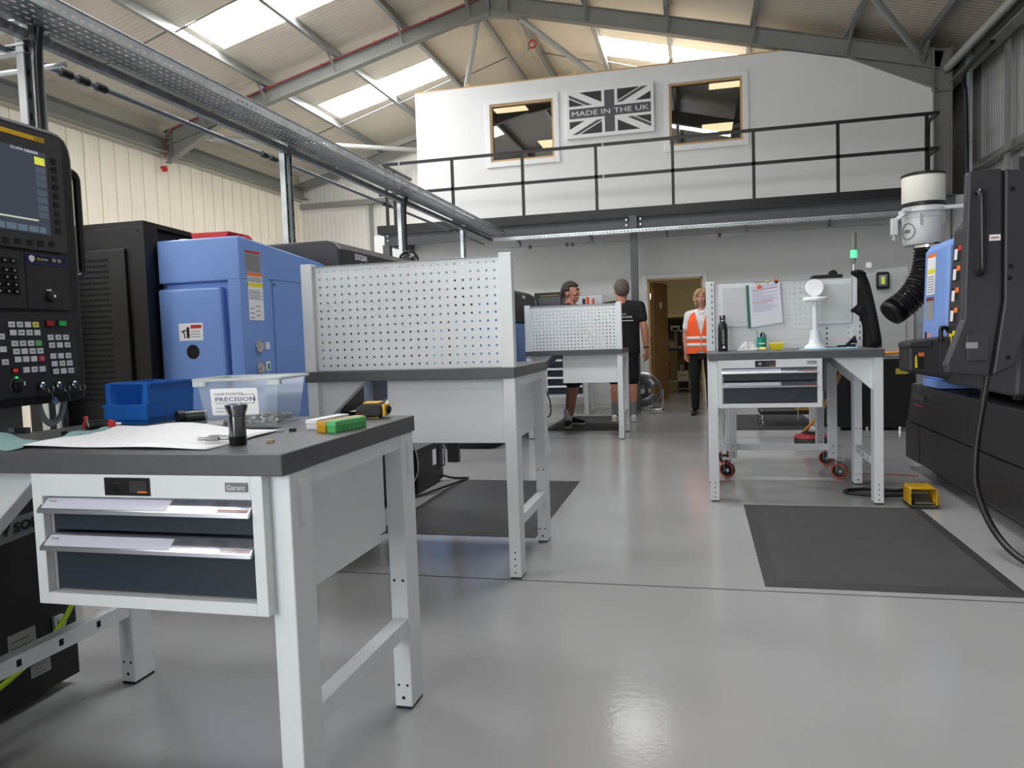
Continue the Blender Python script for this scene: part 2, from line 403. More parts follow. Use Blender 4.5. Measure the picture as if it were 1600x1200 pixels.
# left wall: cream liner panels, one object each
cream = rib_mat('cream_liner_panel', (238, 230, 212), 'Y', .11, .003)
wl = struct('wall_left', MB().box(XL - .12, XL - .02, YB, YG, 0, 5.29), M('cream_backing', (186, 180, 164), .7), 'cream ribbed liner wall on the left', loc=(XL, 0, 0))
ztop = zu(XL + .14) - .17
p0 = build('panel', MB().prism([(XL - .02, 7.006), (XL + .012, 7.012), (XL + .012, 7.10), (XL + .02, 7.115), (XL + .02, 7.205), (XL + .012, 7.22), (XL + .012, 7.318), (XL - .02, 7.324)], 'z', 0, ztop - .05), cream, wl)
for k in range(1, 31): again(p0, dy=.333 * k)
for k in range(1, 40): again(p0, dy=-.333 * k)
build('top_trim', MB().box(XL - .02, XL + .03, YB, YG, ztop, ztop + .1), M('cream_trim', (216, 211, 194), .5), wl)

# right wall: pale cladding with girts
clad = rib_mat('pale_wall_cladding', (178, 179, 181), 'Y', .09, .004)
wr = struct('wall_right', MB().box(XR + .03, XR + .1, YB, YG, 0, 5.2), M('grey_backing', (120, 120, 122), .7), 'pale ribbed cladding wall on the right', loc=(XR, 0, 0))
q0 = build('panel', MB().prism([(XR + .03, 11.005), (XR, 11.02), (XR, 11.98), (XR + .03, 11.995)], 'z', .1, 4.9), clad, wr)
for k in range(-17, 1):
    if k: again(q0, dy=k * 1.0)
for z in (1.6, 3.28):
    build('girt', MB().sweep([(.07, -.08), (-.07, -.08), (-.07, -.065), (.055, -.065), (.055, .08), (.07, .08)], (XR - .1, YB, z), (XR - .1, PY, z)), pur_m, wr)
for y in (10.75, 8.9, 6.8):
    build('sheeting_post', MB().box(XR - .13, XR - .08, y - .04, y + .04, .1, 4.75), frame_grey, wr)

# far gable wall
wg = struct('wall_back', MB().prism([(XL - .1, 0), (XR, 0), (XR, zu(XR) + SH - .03), (AX, AZ + SH - .03), (XL - .1, zu(XL - .1) + SH - .03)], 'y', YG, YG + .1), rib_mat('white_gable_sheet', (216, 214, 208), 'X', .12, .005), 'pale ribbed gable wall beyond the office', loc=(0, YG, 0))
for z in (1.9, 4.52):
    build('girt', MB().box(XL, -4.5, YG - .14, YG - .02, z - .06, z + .06), frame_grey, wg)
build('wall_post', MB().box(-7.66, -7.58, YG - .1, YG - .02, 0, 4.46), frame_grey, wg)
# unseen rear wall; its open roller door is added to let daylight in
WX0, WX1, WZ = -6.6, -1.4, 4.3
struct('wall_rear', MB().box(XL - .1, WX0, YB - .1, YB, 0, 5.2).box(WX1, XR + .1, YB - .1, YB, 0, 5.2).box(WX0, WX1, YB - .1, YB, WZ, 5.2)
       .prism([(XL, 5.2), (XR, 5.2), (XR, zu(XR) + .5), (AX, AZ + .5), (XL, zu(XL) + .5)], 'y', YB - .1, YB), wallw, 'wall behind the camera around an added roller door opening', loc=(0, YB, 0))

# office wall: ground floor, upper floor
OY = 12.2
DX0, DX1, DZ = -.76, .09, 1.97
low = MB().box(-5.38, DX0, OY, OY + .12, 0, 2.95).box(DX1, 3.8, OY, OY + .12, 0, 2.95).box(DX0, DX1, OY, OY + .12, DZ, 2.95)
struct('wall_office_lower', low, wallw, 'white ground floor office wall under the balcony', loc=(0, OY, 0))
W = [(-3.24, -2.18, 4.0, 4.93), (-.365, .725, 4.0, 4.95)]
TOP = 5.25
up = MB().box(-4.53, W[0][0], OY, OY + .1, 2.95, TOP)
for a, b, c, d in W: up.box(a, b, OY, OY + .1, 2.95, c).box(a, b, OY, OY + .1, d, TOP)
up.box(W[0][1], W[1][0], OY, OY + .1, 2.95, TOP).box(W[1][1], 1.3, OY, OY + .1, 2.95, TOP)
up.prism([(1.3, 2.95), (3.33, 2.95), (3.33, zu(3.33) - .28), (2.2, zu(2.2) - .012), (1.42, zu(1.42) - .012), (1.3, TOP)], 'y', OY, OY + .1)
wu = struct('wall_office_upper', up, wallw, 'white upper office wall with two windows', loc=(0, OY, 0))
build('timber_cap', MB().box(-4.53, 1.3, OY + .005, OY + .1, TOP, TOP + .022), wood, wu)
for x in (-3.62, -1.86, -.35): build('timber_block', MB().prism([(x - .05, TOP + .02), (x + .05, TOP + .02), (x + .03, TOP + .09)], 'y', OY + .02, OY + .08), wood, wu)
struct('wall_office_side', MB().box(-4.53, -4.43, OY + .1, YG, 2.95, TOP).box(-5.38, -5.28, OY + .12, YG, 0, 2.95), wallw, 'white side wall of the office', loc=(-4.5, 14, 0))
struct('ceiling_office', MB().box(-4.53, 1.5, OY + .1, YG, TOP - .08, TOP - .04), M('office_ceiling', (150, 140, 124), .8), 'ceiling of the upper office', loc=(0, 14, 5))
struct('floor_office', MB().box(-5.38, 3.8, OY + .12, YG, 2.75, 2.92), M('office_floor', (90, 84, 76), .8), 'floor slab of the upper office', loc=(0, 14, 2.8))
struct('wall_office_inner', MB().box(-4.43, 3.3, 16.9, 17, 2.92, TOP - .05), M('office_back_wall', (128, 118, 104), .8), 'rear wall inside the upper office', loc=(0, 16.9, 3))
lamp_m = M('warm_led_panel', (255, 238, 200), .5, emit=3.2)
for n, (x, y, s) in enumerate(((-3.15, 13.15, 'nearer panel behind the left window'), (-2.85, 15.9, 'further panel behind the left window'), (.55, 13.1, 'nearer panel behind the right window'), (.45, 15.9, 'further panel behind the right window'))):
    lt = thing('ceiling_light', 'warm square LED light panel in the office, ' + s, 'ceiling light', (x, y, TOP - .1), 'LED panels in the upper office')
    build('diffuser', MB().box(x - .29, x + .29, y - .29, y + .29, TOP - .095, TOP - .085), lamp_m, lt)
    build('frame', MB().box(x - .31, x + .31, y - .31, y + .31, TOP - .0845, TOP - .081), trimw, lt)

gl = bpy.data.materials.new('window_glass'); gl.use_nodes = True
nt = gl.node_tree; nt.nodes.clear(); o_ = nt.nodes.new('ShaderNodeOutputMaterial'); mx = nt.nodes.new('ShaderNodeMixShader')
g1 = nt.nodes.new('ShaderNodeBsdfGlossy'); g1.inputs['Roughness'].default_value = .01; t1 = nt.nodes.new('ShaderNodeBsdfTransparent'); t1.inputs[0].default_value = (.62, .60, .56, 1)
mx.inputs[0].default_value = .16; nt.links.new(t1.outputs[0], mx.inputs[1]); nt.links.new(g1.outputs[0], mx.inputs[2]); nt.links.new(mx.outputs[0], o_.inputs[0])
for n, (a, b, c, d) in enumerate(W):
    wd = thing('window_%d' % (n + 1), None, None, (a, OY, c), kind='structure'); wd['label'] = ('left', 'right')[n] + ' timber lined window of the upper office'
    build('pane', MB().box(a, b, OY + .05, OY + .056, c, d), gl, wd)
    t_ = .035
    build('timber_lining', MB().box(a, a + t_, OY - .005, OY + .09, c, d).box(b - t_, b, OY - .005, OY + .09, c, d).box(a + t_, b - t_, OY - .005, OY + .09, d - t_, d).box(a + t_, b - t_, OY - .005, OY + .09, c, c + t_), wood, wd)
    g = .085
    build('white_architrave', MB().box(a - g, a + .004, OY - .025, OY, c - g, d + g).box(b - .004, b + g, OY - .025, OY, c - g, d + g).box(a, b, OY - .025, OY, d - .004, d + g).box(a, b, OY - .03, OY, c - g, c + .004), trimw, wd, bev=.008)

# doorway with open oak door
d1 = thing('door_1', None, None, (DX0, OY, 0), kind='structure'); d1['label'] = 'open oak door in the white office wall'
g = .07
build('architrave', MB().box(DX0 - g, DX0, OY - .02, OY, 0, DZ + g).box(DX1, DX1 + g, OY - .02, OY, 0, DZ + g).box(DX0, DX1, OY - .02, OY, DZ, DZ + g), trimw, d1, bev=.006)
build('lining', MB().box(DX0, DX0 + .03, OY - .006, OY + .13, 0, DZ).box(DX1 - .03, DX1, OY - .006, OY + .13, 0, DZ).box(DX0, DX1, OY - .006, OY + .13, DZ - .03, DZ), wood, d1)
ang = R(75); c_, s_ = math.cos(ang), math.sin(ang)
def dl(u, v, z): return (DX0 + .035 + u * c_ - v * s_ * -1, OY + .13 + u * s_ - v * c_, z)
def dbox(u0, u1, v0, v1, z0, z1):
    m_ = MB().box(u0, u1, v0, v1, z0, z1); m_.v = [dl(*p) for p in m_.v]; return m_
lf = build('door_leaf', dbox(0, .76, 0, .044, .01, DZ - .04), oak, d1)
hd = dbox(.69, .72, .044, .05, .95, 1.06); hd.tube([dl(.705, .05, 1.0), dl(.705, .095, 1.0), dl(.60, .095, 1.0)], .01)
build('lever_handle', hd, chrome, lf)
build('notice', dbox(.33, .45, .0445, .047, 1.52, 1.62), paper, lf)
for z in (.25, 1.0, 1.7): build('hinge', MB().box(DX0 + .03, DX0 + .045, OY + .06, OY + .135, z - .05, z + .05), chrome, d1)
struct('baseboard_back', MB().box(-5.3, DX0 - .08, OY - .018, OY, 0, .12).box(DX1 + .08, 3.3, OY - .018, OY, 0, .12), trimw, 'white skirting board along the office wall', loc=(0, OY, 0), bev=.004)

# room seen through the doorway
rw = M('cream_room_paint', (206, 196, 164), .8)
struct('wall_room', MB().box(-2.4, 2.2, 16.2, 16.3, 0, 2.75).box(-2.5, -2.4, OY + .12, 16.3, 0, 2.75).box(2.2, 2.3, OY + .12, 16.3, 0, 2.75), rw, 'cream painted walls of the room behind the door', loc=(0, 16, 0))
struct('trim_1', MB().box(-2.4, 2.2, 16.15, 16.2, 1.42, 1.5), M('cream_rail', (220, 212, 184), .6), 'cream rail across the back of the room behind the door', loc=(0, 16.1, 1.4))
rl = thing('ceiling_light', 'unseen warm panel added to light the room behind the oak door', 'ceiling light', (-.2, 14.2, 2.7))  # glowing panel out of sight, added to brighten the room
build('diffuser', MB().box(-.5, .1, 13.9, 14.5, 2.72, 2.735), M('room_fill_panel', (255, 236, 200), .5, emit=9), rl)
build('frame', MB().box(-.53, .13, 13.87, 14.53, 2.7352, 2.745), trimw, rl)

# ---------------------------------------------------------------- sign on the office wall
sg = thing('wall_sign', 'grey and white union flag sign reading MADE IN THE UK', 'sign', (-1.28, OY - .07, 4.24))
sx0, sx1, sz0, sz1 = -1.965, -.59, 4.245, 5.0
build('board', MB().box(sx0, sx1, OY - .075, OY - .001, sz0, sz1), trimw, sg, bev=.006)
g1m = M('sign_dark_grey', (52, 52, 56), .6); g2m = M('sign_mid_grey', (86, 87, 92), .6)
fy = OY - .0765
bx0, bx1, bz0, bz1 = sx0 + .05, sx1 - .05, sz0 + .055, sz1 - .055
cxm, czm = (bx0 + bx1) / 2, (bz0 + bz1) / 2; FW, FH = bx1 - bx0, bz1 - bz0
def flat(poly, m, nm):
    build(nm, MB().prism([(bx0 + u * FW, bz0 + v * FH) for u, v in poly], 'y', fy, fy + .002), m, sg)
cw, ch = .062, .118       # half width of the cross arms as fractions
flat([(.5 - cw, 0), (.5 + cw, 0), (.5 + cw, 1), (.5 - cw, 1)], g2m, 'cross_upright')
flat([(0, .5 - ch), (.5 - cw, .5 - ch), (.5 - cw, .5 + ch), (0, .5 + ch)], g2m, 'cross_arm')
flat([(.5 + cw, .5 - ch), (1, .5 - ch), (1, .5 + ch), (.5 + cw, .5 + ch)], g2m, 'cross_arm')
a_, b_ = .5 - cw - .035, .5 - ch - .065
def band(w0, w1):
    """part of the corner field between two lines parallel to the diagonal"""
    P = [(0, 0), (a_, 0), (a_, b_), (0, b_)]
    for sg_, lim in ((1, w0), (-1, -w1)):
        out = []
        for i in range(len(P)):
            p, q = P[i - 1], P[i]; dp_, dq_ = sg_ * (p[1] - p[0]) - lim, sg_ * (q[1] - q[0]) - lim
            if (dp_ < 0) != (dq_ < 0): t_ = dp_ / (dp_ - dq_); out.append((p[0] + (q[0] - p[0]) * t_, p[1] + (q[1] - p[1]) * t_))
            if dq_ >= 0: out.append(q)
        P = out
    return P
for fx in (0, 1):
    for fz in (0, 1):
        mp = lambda p: (1 - p[0] if fx else p[0], 1 - p[1] if fz else p[1])
        k_ = 1 if fx == fz else -1
        for (w0, w1, m_, nm_) in ((.13, 2, g1m, 'field_triangle'), (-2, -.13, g1m, 'field_triangle'), ((-.105, -.03, g2m, 'saltire_stripe') if k_ > 0 else (.03, .105, g2m, 'saltire_stripe'))):
            flat([mp(p) for p in band(w0, w1)], m_, nm_)
text('lettering', 'MADE IN THE UK', .075, (cxm, fy - .0005, czm - .0375), (1, 0, 0), (0, 0, 1), white_ink, sg, xs=1.46, align='CENTER', off=.0)

# ---------------------------------------------------------------- balcony
BY = 11.0
bl = M('black_painted_steel', (24, 24, 26), .45); gb = M('dark_grey_beam', (84, 87, 90), .5)
bal = thing('balcony', None, None, (-1, BY, 2.8), kind='structure'); bal['label'] = 'black edged steel balcony deck in front of the office'
build('fascia', MB().box(-4.79, 3.15, BY, BY + .012, 2.79, 2.915).box(-4.79, -4.778, BY, OY, 2.79, 2.915), bl, bal)
build('deck', MB().box(-4.778, 3.15, BY + .012, OY, 2.86, 2.9), M('deck_underside', (150, 150, 150), .7), bal)
build('edge_beam', MB().sweep([(-.035, -.09), (.035, -.09), (.035, -.08), (-.025, -.08), (-.025, .08), (.035, .08), (.035, .09), (-.035, .09)], (-4.72, BY + .07, 2.70), (3.3, BY + .07, 2.70)), gb, bal)
build('side_beam', MB().box(-4.72, -4.65, BY + .1, OY, 2.62, 2.79), gb, bal)
cc = build('corner_post', MB().box(-4.72, -4.61, BY + .02, BY + .13, 0, 2.62), gb, bal)
cl = build('centre_post', MB().box(-.914, -.815, BY - .02, BY + .08, 0, 2.80), gb, bal)
bo = build('bolt', MB().cyl((-.965, BY + .03, 2.75), (-.965, BY + .015, 2.75), .014, n=10), galv_light, bal)
for dx in (0, .2):
    for dz in (0, -.075):
        if dx or dz: again(bo, dx, 0, dz)
for dz in (0, -.07): again(bo, -3.66, -.02, dz)
rail = thing('balcony_railing', 'black square tube balcony railing with two rails', 'railing', (-.8, BY, 2.9))
def sq(a, b): return MB().bar(a, b, .04, .04)
ry = BY + .03
build('top_rail', sq((-4.66, ry, 3.84), (3.09, ry, 3.84)), bl, rail); build('mid_rail', sq((-4.74, ry, 3.39), (3.09, ry, 3.39)), bl, rail)
for x in (-4.62, -3.548, -2.462, -1.377, -.298, .787, 1.863, 2.94): build('post', sq((x, ry, 2.9), (x, ry, 3.82)), bl, rail)
for x in (-4.66, 3.07):
    ye = ry + .44 if x > 0 else OY - .02; build('return_rail', sq((x, ry, 3.84), (x, ye, 3.84)), bl, rail); build('return_rail', sq((x, ry, 3.39), (x, ye, 3.39)), bl, rail)
    build('post', sq((x, ry + .42, 2.9), (x, ry + .42, 3.82)), bl, rail)
for x, z in ((-4.4, 3.84), (-1.28, 3.84), (-1.28, 3.39)): build('joint_sleeve', MB().bar((x, ry, z), (x + .014, ry, z), .043, .043), galv_light, rail)
# cable tray below the balcony
ct = thing('cable_tray', 'galvanised perforated cable tray under the balcony edge', 'cable tray', (0, BY - .1, 2.5))
us = edges(0, 5.9, 118, .028, .03)
build('tray_flange', MB().perf((-2.9, BY - .17, 2.545), (1, 0, 0), (0, 0, 1), us, [0, .012, .026, .045]), galv_light, ct, solid=.0015)
build('tray_bed', MB().perf((-2.9, BY - .17, 2.545), (1, 0, 0), (0, 1, 0), us, [0, .03, .045, .11, .125, .17]), galv_light, ct, solid=.0015)
for x in [-2.55 + i * 1.07 for i in range(6)]:
    build('bracket', MB().prism([(BY - .16, 2.54), (BY + .05, 2.54), (BY + .05, 2.47)], 'x', x, x + .03), steel, ct)
cn = thing('conduit', 'thin steel conduit clipped below the balcony cable tray', 'conduit', (0, BY + .02, 2.44))
build('pipe', MB().cyl((-2.9, BY + .02, 2.45), (2.95, BY + .02, 2.45), .013, n=8), galv_light, cn)
for x in (-2.4, -1.85, -1.77, .3): build('clip', MB().box(x, x + .04, BY, BY + .045, 2.425, 2.475), black_pl, cn)
# ================================================================ WORKBENCHES
runner_grey = M('cabinet_inside', (150, 152, 154), .5)  # even grey for the drawer runners
DEP, WID = .775, 1.05
slot_m = deep
def bench(x0, y0, h, away, label, peg=None, gus=.23, dep=DEP):
    """workbench; away=True turns its drawers from the camera"""
    t = thing('workbench', label, 'workbench', (x0 + WID / 2, y0 + dep / 2, 0), 'white workbenches with dark grey tops')
    def vy(v): return y0 + (dep - v if away else v)
    def B(mb, u0, u1, v0, v1, z0, z1):
        a, b = sorted((vy(v0), vy(v1))); return mb.box(x0 + u0, x0 + u1, a, b, z0, z1)
    build('tabletop', B(MB(), 0, WID, 0, dep, h - .048, h), bench_top, t, bev=.002, seg=1)
    zt = h - .048
    sides = ((.002, .057, 1), (WID - .057, WID - .002, -1))
    for u0, u1, sgn in sides:
        for v0, v1 in ((.03, .125), (dep - .11, dep - .015)):
            lg = build('leg', B(MB(), u0, u1, v0, v1, .008, zt), white, t, bev=.002, seg=1)
            build('foot', B(MB(), u0 + .002, u1 - .002, v0 + .002, v1 - .002, 0, .008), black_pl, lg)
            # bolt holes low on the leg, on the face towards the camera
            yf = min(vy(v0), vy(v1)); xm = x0 + (u0 + u1) / 2
            front = yf < y0 + .2
            hs = [(xm, .03 + .032 * k, .0042) for k in range(4)] if front else [(xm, .035, .0055), (xm - .014, .075, .0042), (xm + .014, .075, .0042), (xm - .014, .40, .0042), (xm + .014, .40, .0042)]
            for hx, hz, hr in hs: build('bolt_hole', MB().cyl((hx, yf - .0006, hz), (hx, yf + .001, hz), hr, n=10), deep, lg)
            if sgn < 0:
                ym = (vy(v0) + vy(v1)) / 2; xo = x0 + u1
                build('clip_plate', MB().box(xo - .001, xo + .003, ym - .014, ym + .014, zt - .125, zt - .02).box(xo + .003, xo + .005, ym - .008, ym + .008, zt - .12, zt - .03), white, lg, bev=.0012, seg=1)
        build('side_rail', B(MB(), u0 + .004, u1 - .004, .125, dep - .11, zt - .04, zt), white, t)
        st = build('stretcher', B(MB(), u0 + .006, u1 - .004, .125, dep - .11, .235, .283), white, t, bev=.0015, seg=1)
        ui = x0 + (u1 if sgn > 0 else u0) - (.004 if sgn > 0 else -.006)
        for v in (.24, .385, .53):
            build('slot', MB().box(ui - .0006, ui + .0006, vy(v) - .008, vy(v) + .008, .25, .27), deep, st)
    # gussets on the open side
    for v in (.075, dep - .06):
        ub = .055 if not (x0 > 0) else WID - .055; sg = 1 if not (x0 > 0) else -1
        gz = .9 * gus
        gp = build('gusset', MB().prism([(x0 + ub, zt - .001), (x0 + ub + sg * gus, zt - .001), (x0 + ub, zt - gz)], 'y', vy(v) - .0015, vy(v) + .0015), white, t)
        a = Vector((x0 + ub + sg * gus, vy(v), zt - .001)); b = Vector((x0 + ub, vy(v), zt - gz)); e = Vector((0, .05 if vy(v) < y0 + .3 else -.05, 0))
        build('gusset_flange', MB().quad(a, b, b + e, a + e), white, gp, solid=.003)
    # drawer cabinet
    cu0, cu1 = (.395, 1.0) if not (x0 > 0) else (.058, .69)
    cz0, cz1 = zt - .308, zt
    cv0, cv1 = .0, (.70 if away else .60)
    f = .028
    cb = MB()
    B(cb, cu0, cu0 + f, cv0, cv1, cz0, cz1); B(cb, cu1 - f, cu1, cv0, cv1, cz0, cz1)
    B(cb, cu0 + f, cu1 - f, cv0, cv1, cz0, cz0 + f); B(cb, cu0 + f, cu1 - f, cv0, cv1, cz1 - .052, cz1); B(cb, cu0 + f, cu1 - f, cv1 - .01, cv1, cz0 + f, cz1 - .052)
    cab = build('cabinet_body', cb, white, t, bev=.0012, seg=1)
    if away and y0 < 6: pass
    # hanger plate beside the cabinet
    ux = cu0 - .06 if not (x0 > 0) else cu1 + .005
    build('cabinet_hanger', B(MB(), ux, ux + .055, .18, .20, zt - .22, zt), M('grey_hanger', (140, 142, 145), .45), t)
    xa, xb = x0 + cu0 + f + .012, x0 + cu1 - f - .006
    if not away:
        for (z0, z1) in ((cz1 - .135, cz1 - .054), (cz0 + f + .004, cz1 - .142)):
            d = build('drawer', MB().box(xa, xb, y0 + .022, y0 + .034, z0, z1), drawer_blue, t, bev=.001, seg=1)
            zh = z1 + (0.0 if z1 > cz1 - .1 else -.0)
            pr = [(y0 + .024, zh - .002), (y0 + .018, zh - .002), (y0 - .012, zh - .027), (y0 - .014, zh - .035), (y0 - .009, zh - .036), (y0 + .022, zh - .012)]
            hn = build('handle_strip', MB().prism(pr, 'x', xa - .016, xb + .004), alu, d)
            ny, nz = -.025, .030; q = math.hypot(ny, nz)
            a0 = Vector((0, y0 + .0165, zh - .0035)); a1 = Vector((0, y0 - .0105, zh - .026)); off = Vector((0, -.0006, .0008))
            def strip(u0, u1, m, nm, f0=.08, f1=.95):
                p, r_ = a0.lerp(a1, f0) + off, a0.lerp(a1, f1) + off
                build(nm, MB().quad((u0, p.y, p.z), (u1, p.y, p.z), (u1, r_.y, r_.z), (u0, r_.y, r_.z)), m, hn)
            w_ = xb - xa
            strip(xa - .008, xa + w_ * .62, M('label_lilac', (214, 214, 228), .35), 'label_strip')
            strip(xa + w_ * .62, xb, M('label_silver', (150, 152, 160), .25, .7, var=(30, .25)), 'label_strip')
            strip(xa + w_ * .86, xb, orange_ink, 'label_stripe', .72, .95)
            if y0 < 2:
                p = a0.lerp(a1, .42) + off * 1.5
                text('drawer_lettering', 'Garant', .0052, (xa + .002, p.y, p.z), (1, 0, 0), (0, -a1.y + a0.y, -a1.z + a0.z), print_ink, hn, ext=.0001)
        lx0, lx1 = xa + (.165 if y0 < 2 else .19), xa + (.285 if y0 < 2 else .315)
        lk = build('lock_plate', MB().box(lx0, lx1, y0 - .003, y0, cz1 - .047, cz1 - .006), black_pl, cab, bev=.002)
        build('lock_badge', MB().box(lx0 + .068, lx1 - .006, y0 - .0042, y0 - .002, cz1 - .04, cz1 - .013), M('badge_grey', (60, 58, 60), .3), cab)
        build('lock_stripe', MB().box(lx0 + .09, lx1 - .006, y0 - .005, y0 - .003, cz1 - .0395, cz1 - .036), orange_ink, cab)
        build('lock_cylinder', MB().cyl((lx0 + .03, y0 - .009, cz1 - .026), (lx0 + .03, y0 - .002, cz1 - .026), .009, n=14), chrome, cab)
        bd = build('maker_badge', MB().box(xb - .055, xb, y0 - .0025, y0, cz1 - .034, cz1 - .014), M('badge_silver_grey', (132, 134, 138), .3, .3), cab)
        text('maker_lettering', 'Garant', .0115, (xb - .052, y0 - .003, cz1 - .030), (1, 0, 0), (0, 0, 1), white_ink, cab, ext=.0002)
        sideslot = x0 + cu0 + f
        build('drawer_runner', MB().box(sideslot, sideslot + .01, y0 + .02, y0 + .3, cz0 + .03, cz1 - .06), runner_grey, cab)
    # back board with perforated panel
    if peg:
        yb, nx, nz, hole, zt2, v_ = peg
        for u in (.0, WID - .058):
            up_ = build('board_upright', MB().box(x0 + u, x0 + u + .058, yb, yb + .05, h, zt2 + .012), white, t, bev=.002, seg=1)
            if not away:
                for k in range(11):
                    zz = h + .05 + k * .042
                    build('upright_slot', MB().box(x0 + u + .038, x0 + u + .044, yb - .0008, yb + .0008, zz, zz + .02), deep, up_)
        pz0, pz1 = h + .004, zt2
        xs = edges(x0 + .058, x0 + WID - .058, nx, hole, .028); zs = edges(pz0, pz1, nz, hole, .024)
        pb = build('perforated_panel', MB().perf((0, yb + .028, 0), (1, 0, 0), (0, 0, 1), xs, zs), white, t, solid=.0016)
        if away:   # plain plates hung on the working side of the board
            for c0, c1, r0 in ((0, 17.5, 4.5), (19.6, 22.5, 8.0)):
                cx0, cx1 = xs[1] + (xs[3] - xs[1]) * (c0 - .4), xs[1] + (xs[3] - xs[1]) * (c1 + .1)
                build('plain_plate', MB().box(max(cx0, x0 + .06), cx1, yb + .05, yb + .055, zs[1] + (zs[3] - zs[1]) * r0, pz1 - .004), white, pb)
        build('panel_lip', MB().box(x0 + .058, x0 + WID - .058, yb + .012, yb + .03, pz1 - .002, pz1), M('panel_lip_grey', (170, 172, 174), .4), pb)
    return t

b1 = bench(-1.912, 1.425, .89, False, 'nearest white workbench with two drawers and tools on its top', gus=.30)
b2 = bench(-1.862, 3.33, .985, True, 'white workbench in the middle seen from behind with large perforated board', peg=(3.335, 24, 13, .0095, 1.495, 0))
b3 = bench(-1.83, 8.05, .962, True, 'far white workbench with perforated board in front of the two men', peg=(8.055, 24, 13, .0115, 1.452, 0))
b4 = bench(.063, 5.05, .975, False, 'white workbench on the right with a magnifier lamp and bottle on it', peg=(5.70, 26, 13, .0115, 1.462, 0))
# plain plates on the right hand board
for a, b, z0, z1 in ((.15, .40, 1.147, 1.455), (.80, 1.045, 1.142, 1.45)):
    pl = build('plain_plate', MB().box(a, b, 5.705, 5.715, z0, z1), white, b4, bev=.002)
    build('plate_frame', MB().box(a + .03, b - .015, 5.702, 5.7045, z0 + .025, z1 - .03), M('plate_inset', (206, 210, 212), .4), pl)

# ---------------------------------------------------------------- floor mats
def mat_(x0, x1, y0, y1, lb):
    m = thing('floor_mat', lb, 'floor mat', ((x0 + x1) / 2, (y0 + y1) / 2, 0), 'black anti-fatigue mats')
    e = .06
    build('mat_pad', MB().add([(x0 + e, y0 + e, .012), (x1 - e, y0 + e, .012), (x1 - e, y1 - e, .012), (x0 + e, y1 - e, .012), (x0 + e, y0 + e, .001), (x1 - e, y0 + e, .001), (x1 - e, y1 - e, .001), (x0 + e, y1 - e, .001)],
          [(0, 1, 2, 3), (7, 6, 5, 4), (4, 5, 1, 0), (5, 6, 2, 1), (6, 7, 3, 2), (7, 4, 0, 3)]), rubber, m)
    build('bevel_edge', MB().add([(x0, y0, .003), (x1, y0, .003), (x1, y1, .003), (x0, y1, .003), (x0 + e, y0 + e, .0122), (x1 - e, y0 + e, .0122), (x1 - e, y1 - e, .0122), (x0 + e, y1 - e, .0122), (x0, y0, 0), (x1, y0, 0), (x1, y1, 0), (x0, y1, 0)],
          [(0, 1, 5, 4), (1, 2, 6, 5), (2, 3, 7, 6), (3, 0, 4, 7), (8, 9, 1, 0), (9, 10, 2, 1), (10, 11, 3, 2), (11, 8, 0, 3)]), rubber_edge, m)
mat_(-1.86, -.90, 4.06, 5.70, 'black rubber mat behind the middle workbench')
mat_(.265, 1.29, 3.395, 4.99, 'black rubber mat in front of the right workbench')
mat_(-1.8, -.875, 8.78, 10.34, 'black rubber mat the two men stand on')
mat_(.32, 1.30, 8.78, 10.34, 'black rubber mat far behind the right workbench')

# ================================================================ THINGS ON THE NEAREST BENCH (top at .89)
T = .89
def rot(mb, c, deg):
    m_ = Matrix.Translation(Vector(c)) @ Matrix.Rotation(R(deg), 4, 'Z') @ Matrix.Translation(-Vector(c)); return mb.xf(m_)
# blue picking bin
bm_ = M('blue_polypropylene', (36, 106, 194), .35)
bin_ = thing('storage_bin', 'blue plastic open fronted storage bin on the nearest bench', 'bin', (-1.74, 2.1, T))
x0, x1, y0, y1, H = -1.815, -1.655, 2.0, 2.2, .128
tk = .004
def rb(mb): return rot(mb, (-1.735, 2.1, T), -4)
build('bin_floor', rb(MB().box(x0 + .008, x1 - .008, y0 + .01, y1 - .01, T, T + .02)), bm_, bin_)
for xs_, nm in ((x0, 'bin_side'), (x1 - tk, 'bin_side')):
    build(nm, rb(MB().prism([(y0, T + .02), (y1, T + .02), (y1 + .01, T + H), (y0 + .03, T + H), (y0 + .002, T + .058)], 'x', xs_, xs_ + tk)), bm_, bin_)
build('bin_back', rb(MB().box(x0, x1, y1 - tk, y1, T + .02, T + H)), bm_, bin_)
build('bin_front', rb(MB().box(x0 - .004, x1 + .004, y0 - .006, y0, T + .014, T + .060)), bm_, bin_)
build('bin_front_lip', rb(MB().box(x0 - .006, x1 + .006, y0 - .009, y0 + .001, T + .053, T + .062)), bm_, bin_)
build('bin_frame', rb(MB().prism([(x0 - .002, T + .06), (x0 + .022, T + .06), (x0 + .014, T + H), (x0 - .002, T + H)], 'y', y0 + .002, y0 + .02).prism([(x1 + .002, T + .06), (x1 - .022, T + .06), (x1 - .012, T + H), (x1 + .002, T + H)], 'y', y0 + .002, y0 + .02)), bm_, bin_)
build('bin_rim', rb(MB().box(x0 - .006, x0 + .006, y0 + .02, y1 + .01, T + H - .004, T + H + .002).box(x1 - .006, x1 + .008, y0 + .02, y1 + .01, T + H - .004, T + H + .002).box(x0 - .006, x1 + .008, y1, y1 + .012, T + H - .004, T + H + .002).box(x0 - .004, x1 + .004, y0 + .018, y0 + .032, T + H - .004, T + H + .002)), bm_, bin_)

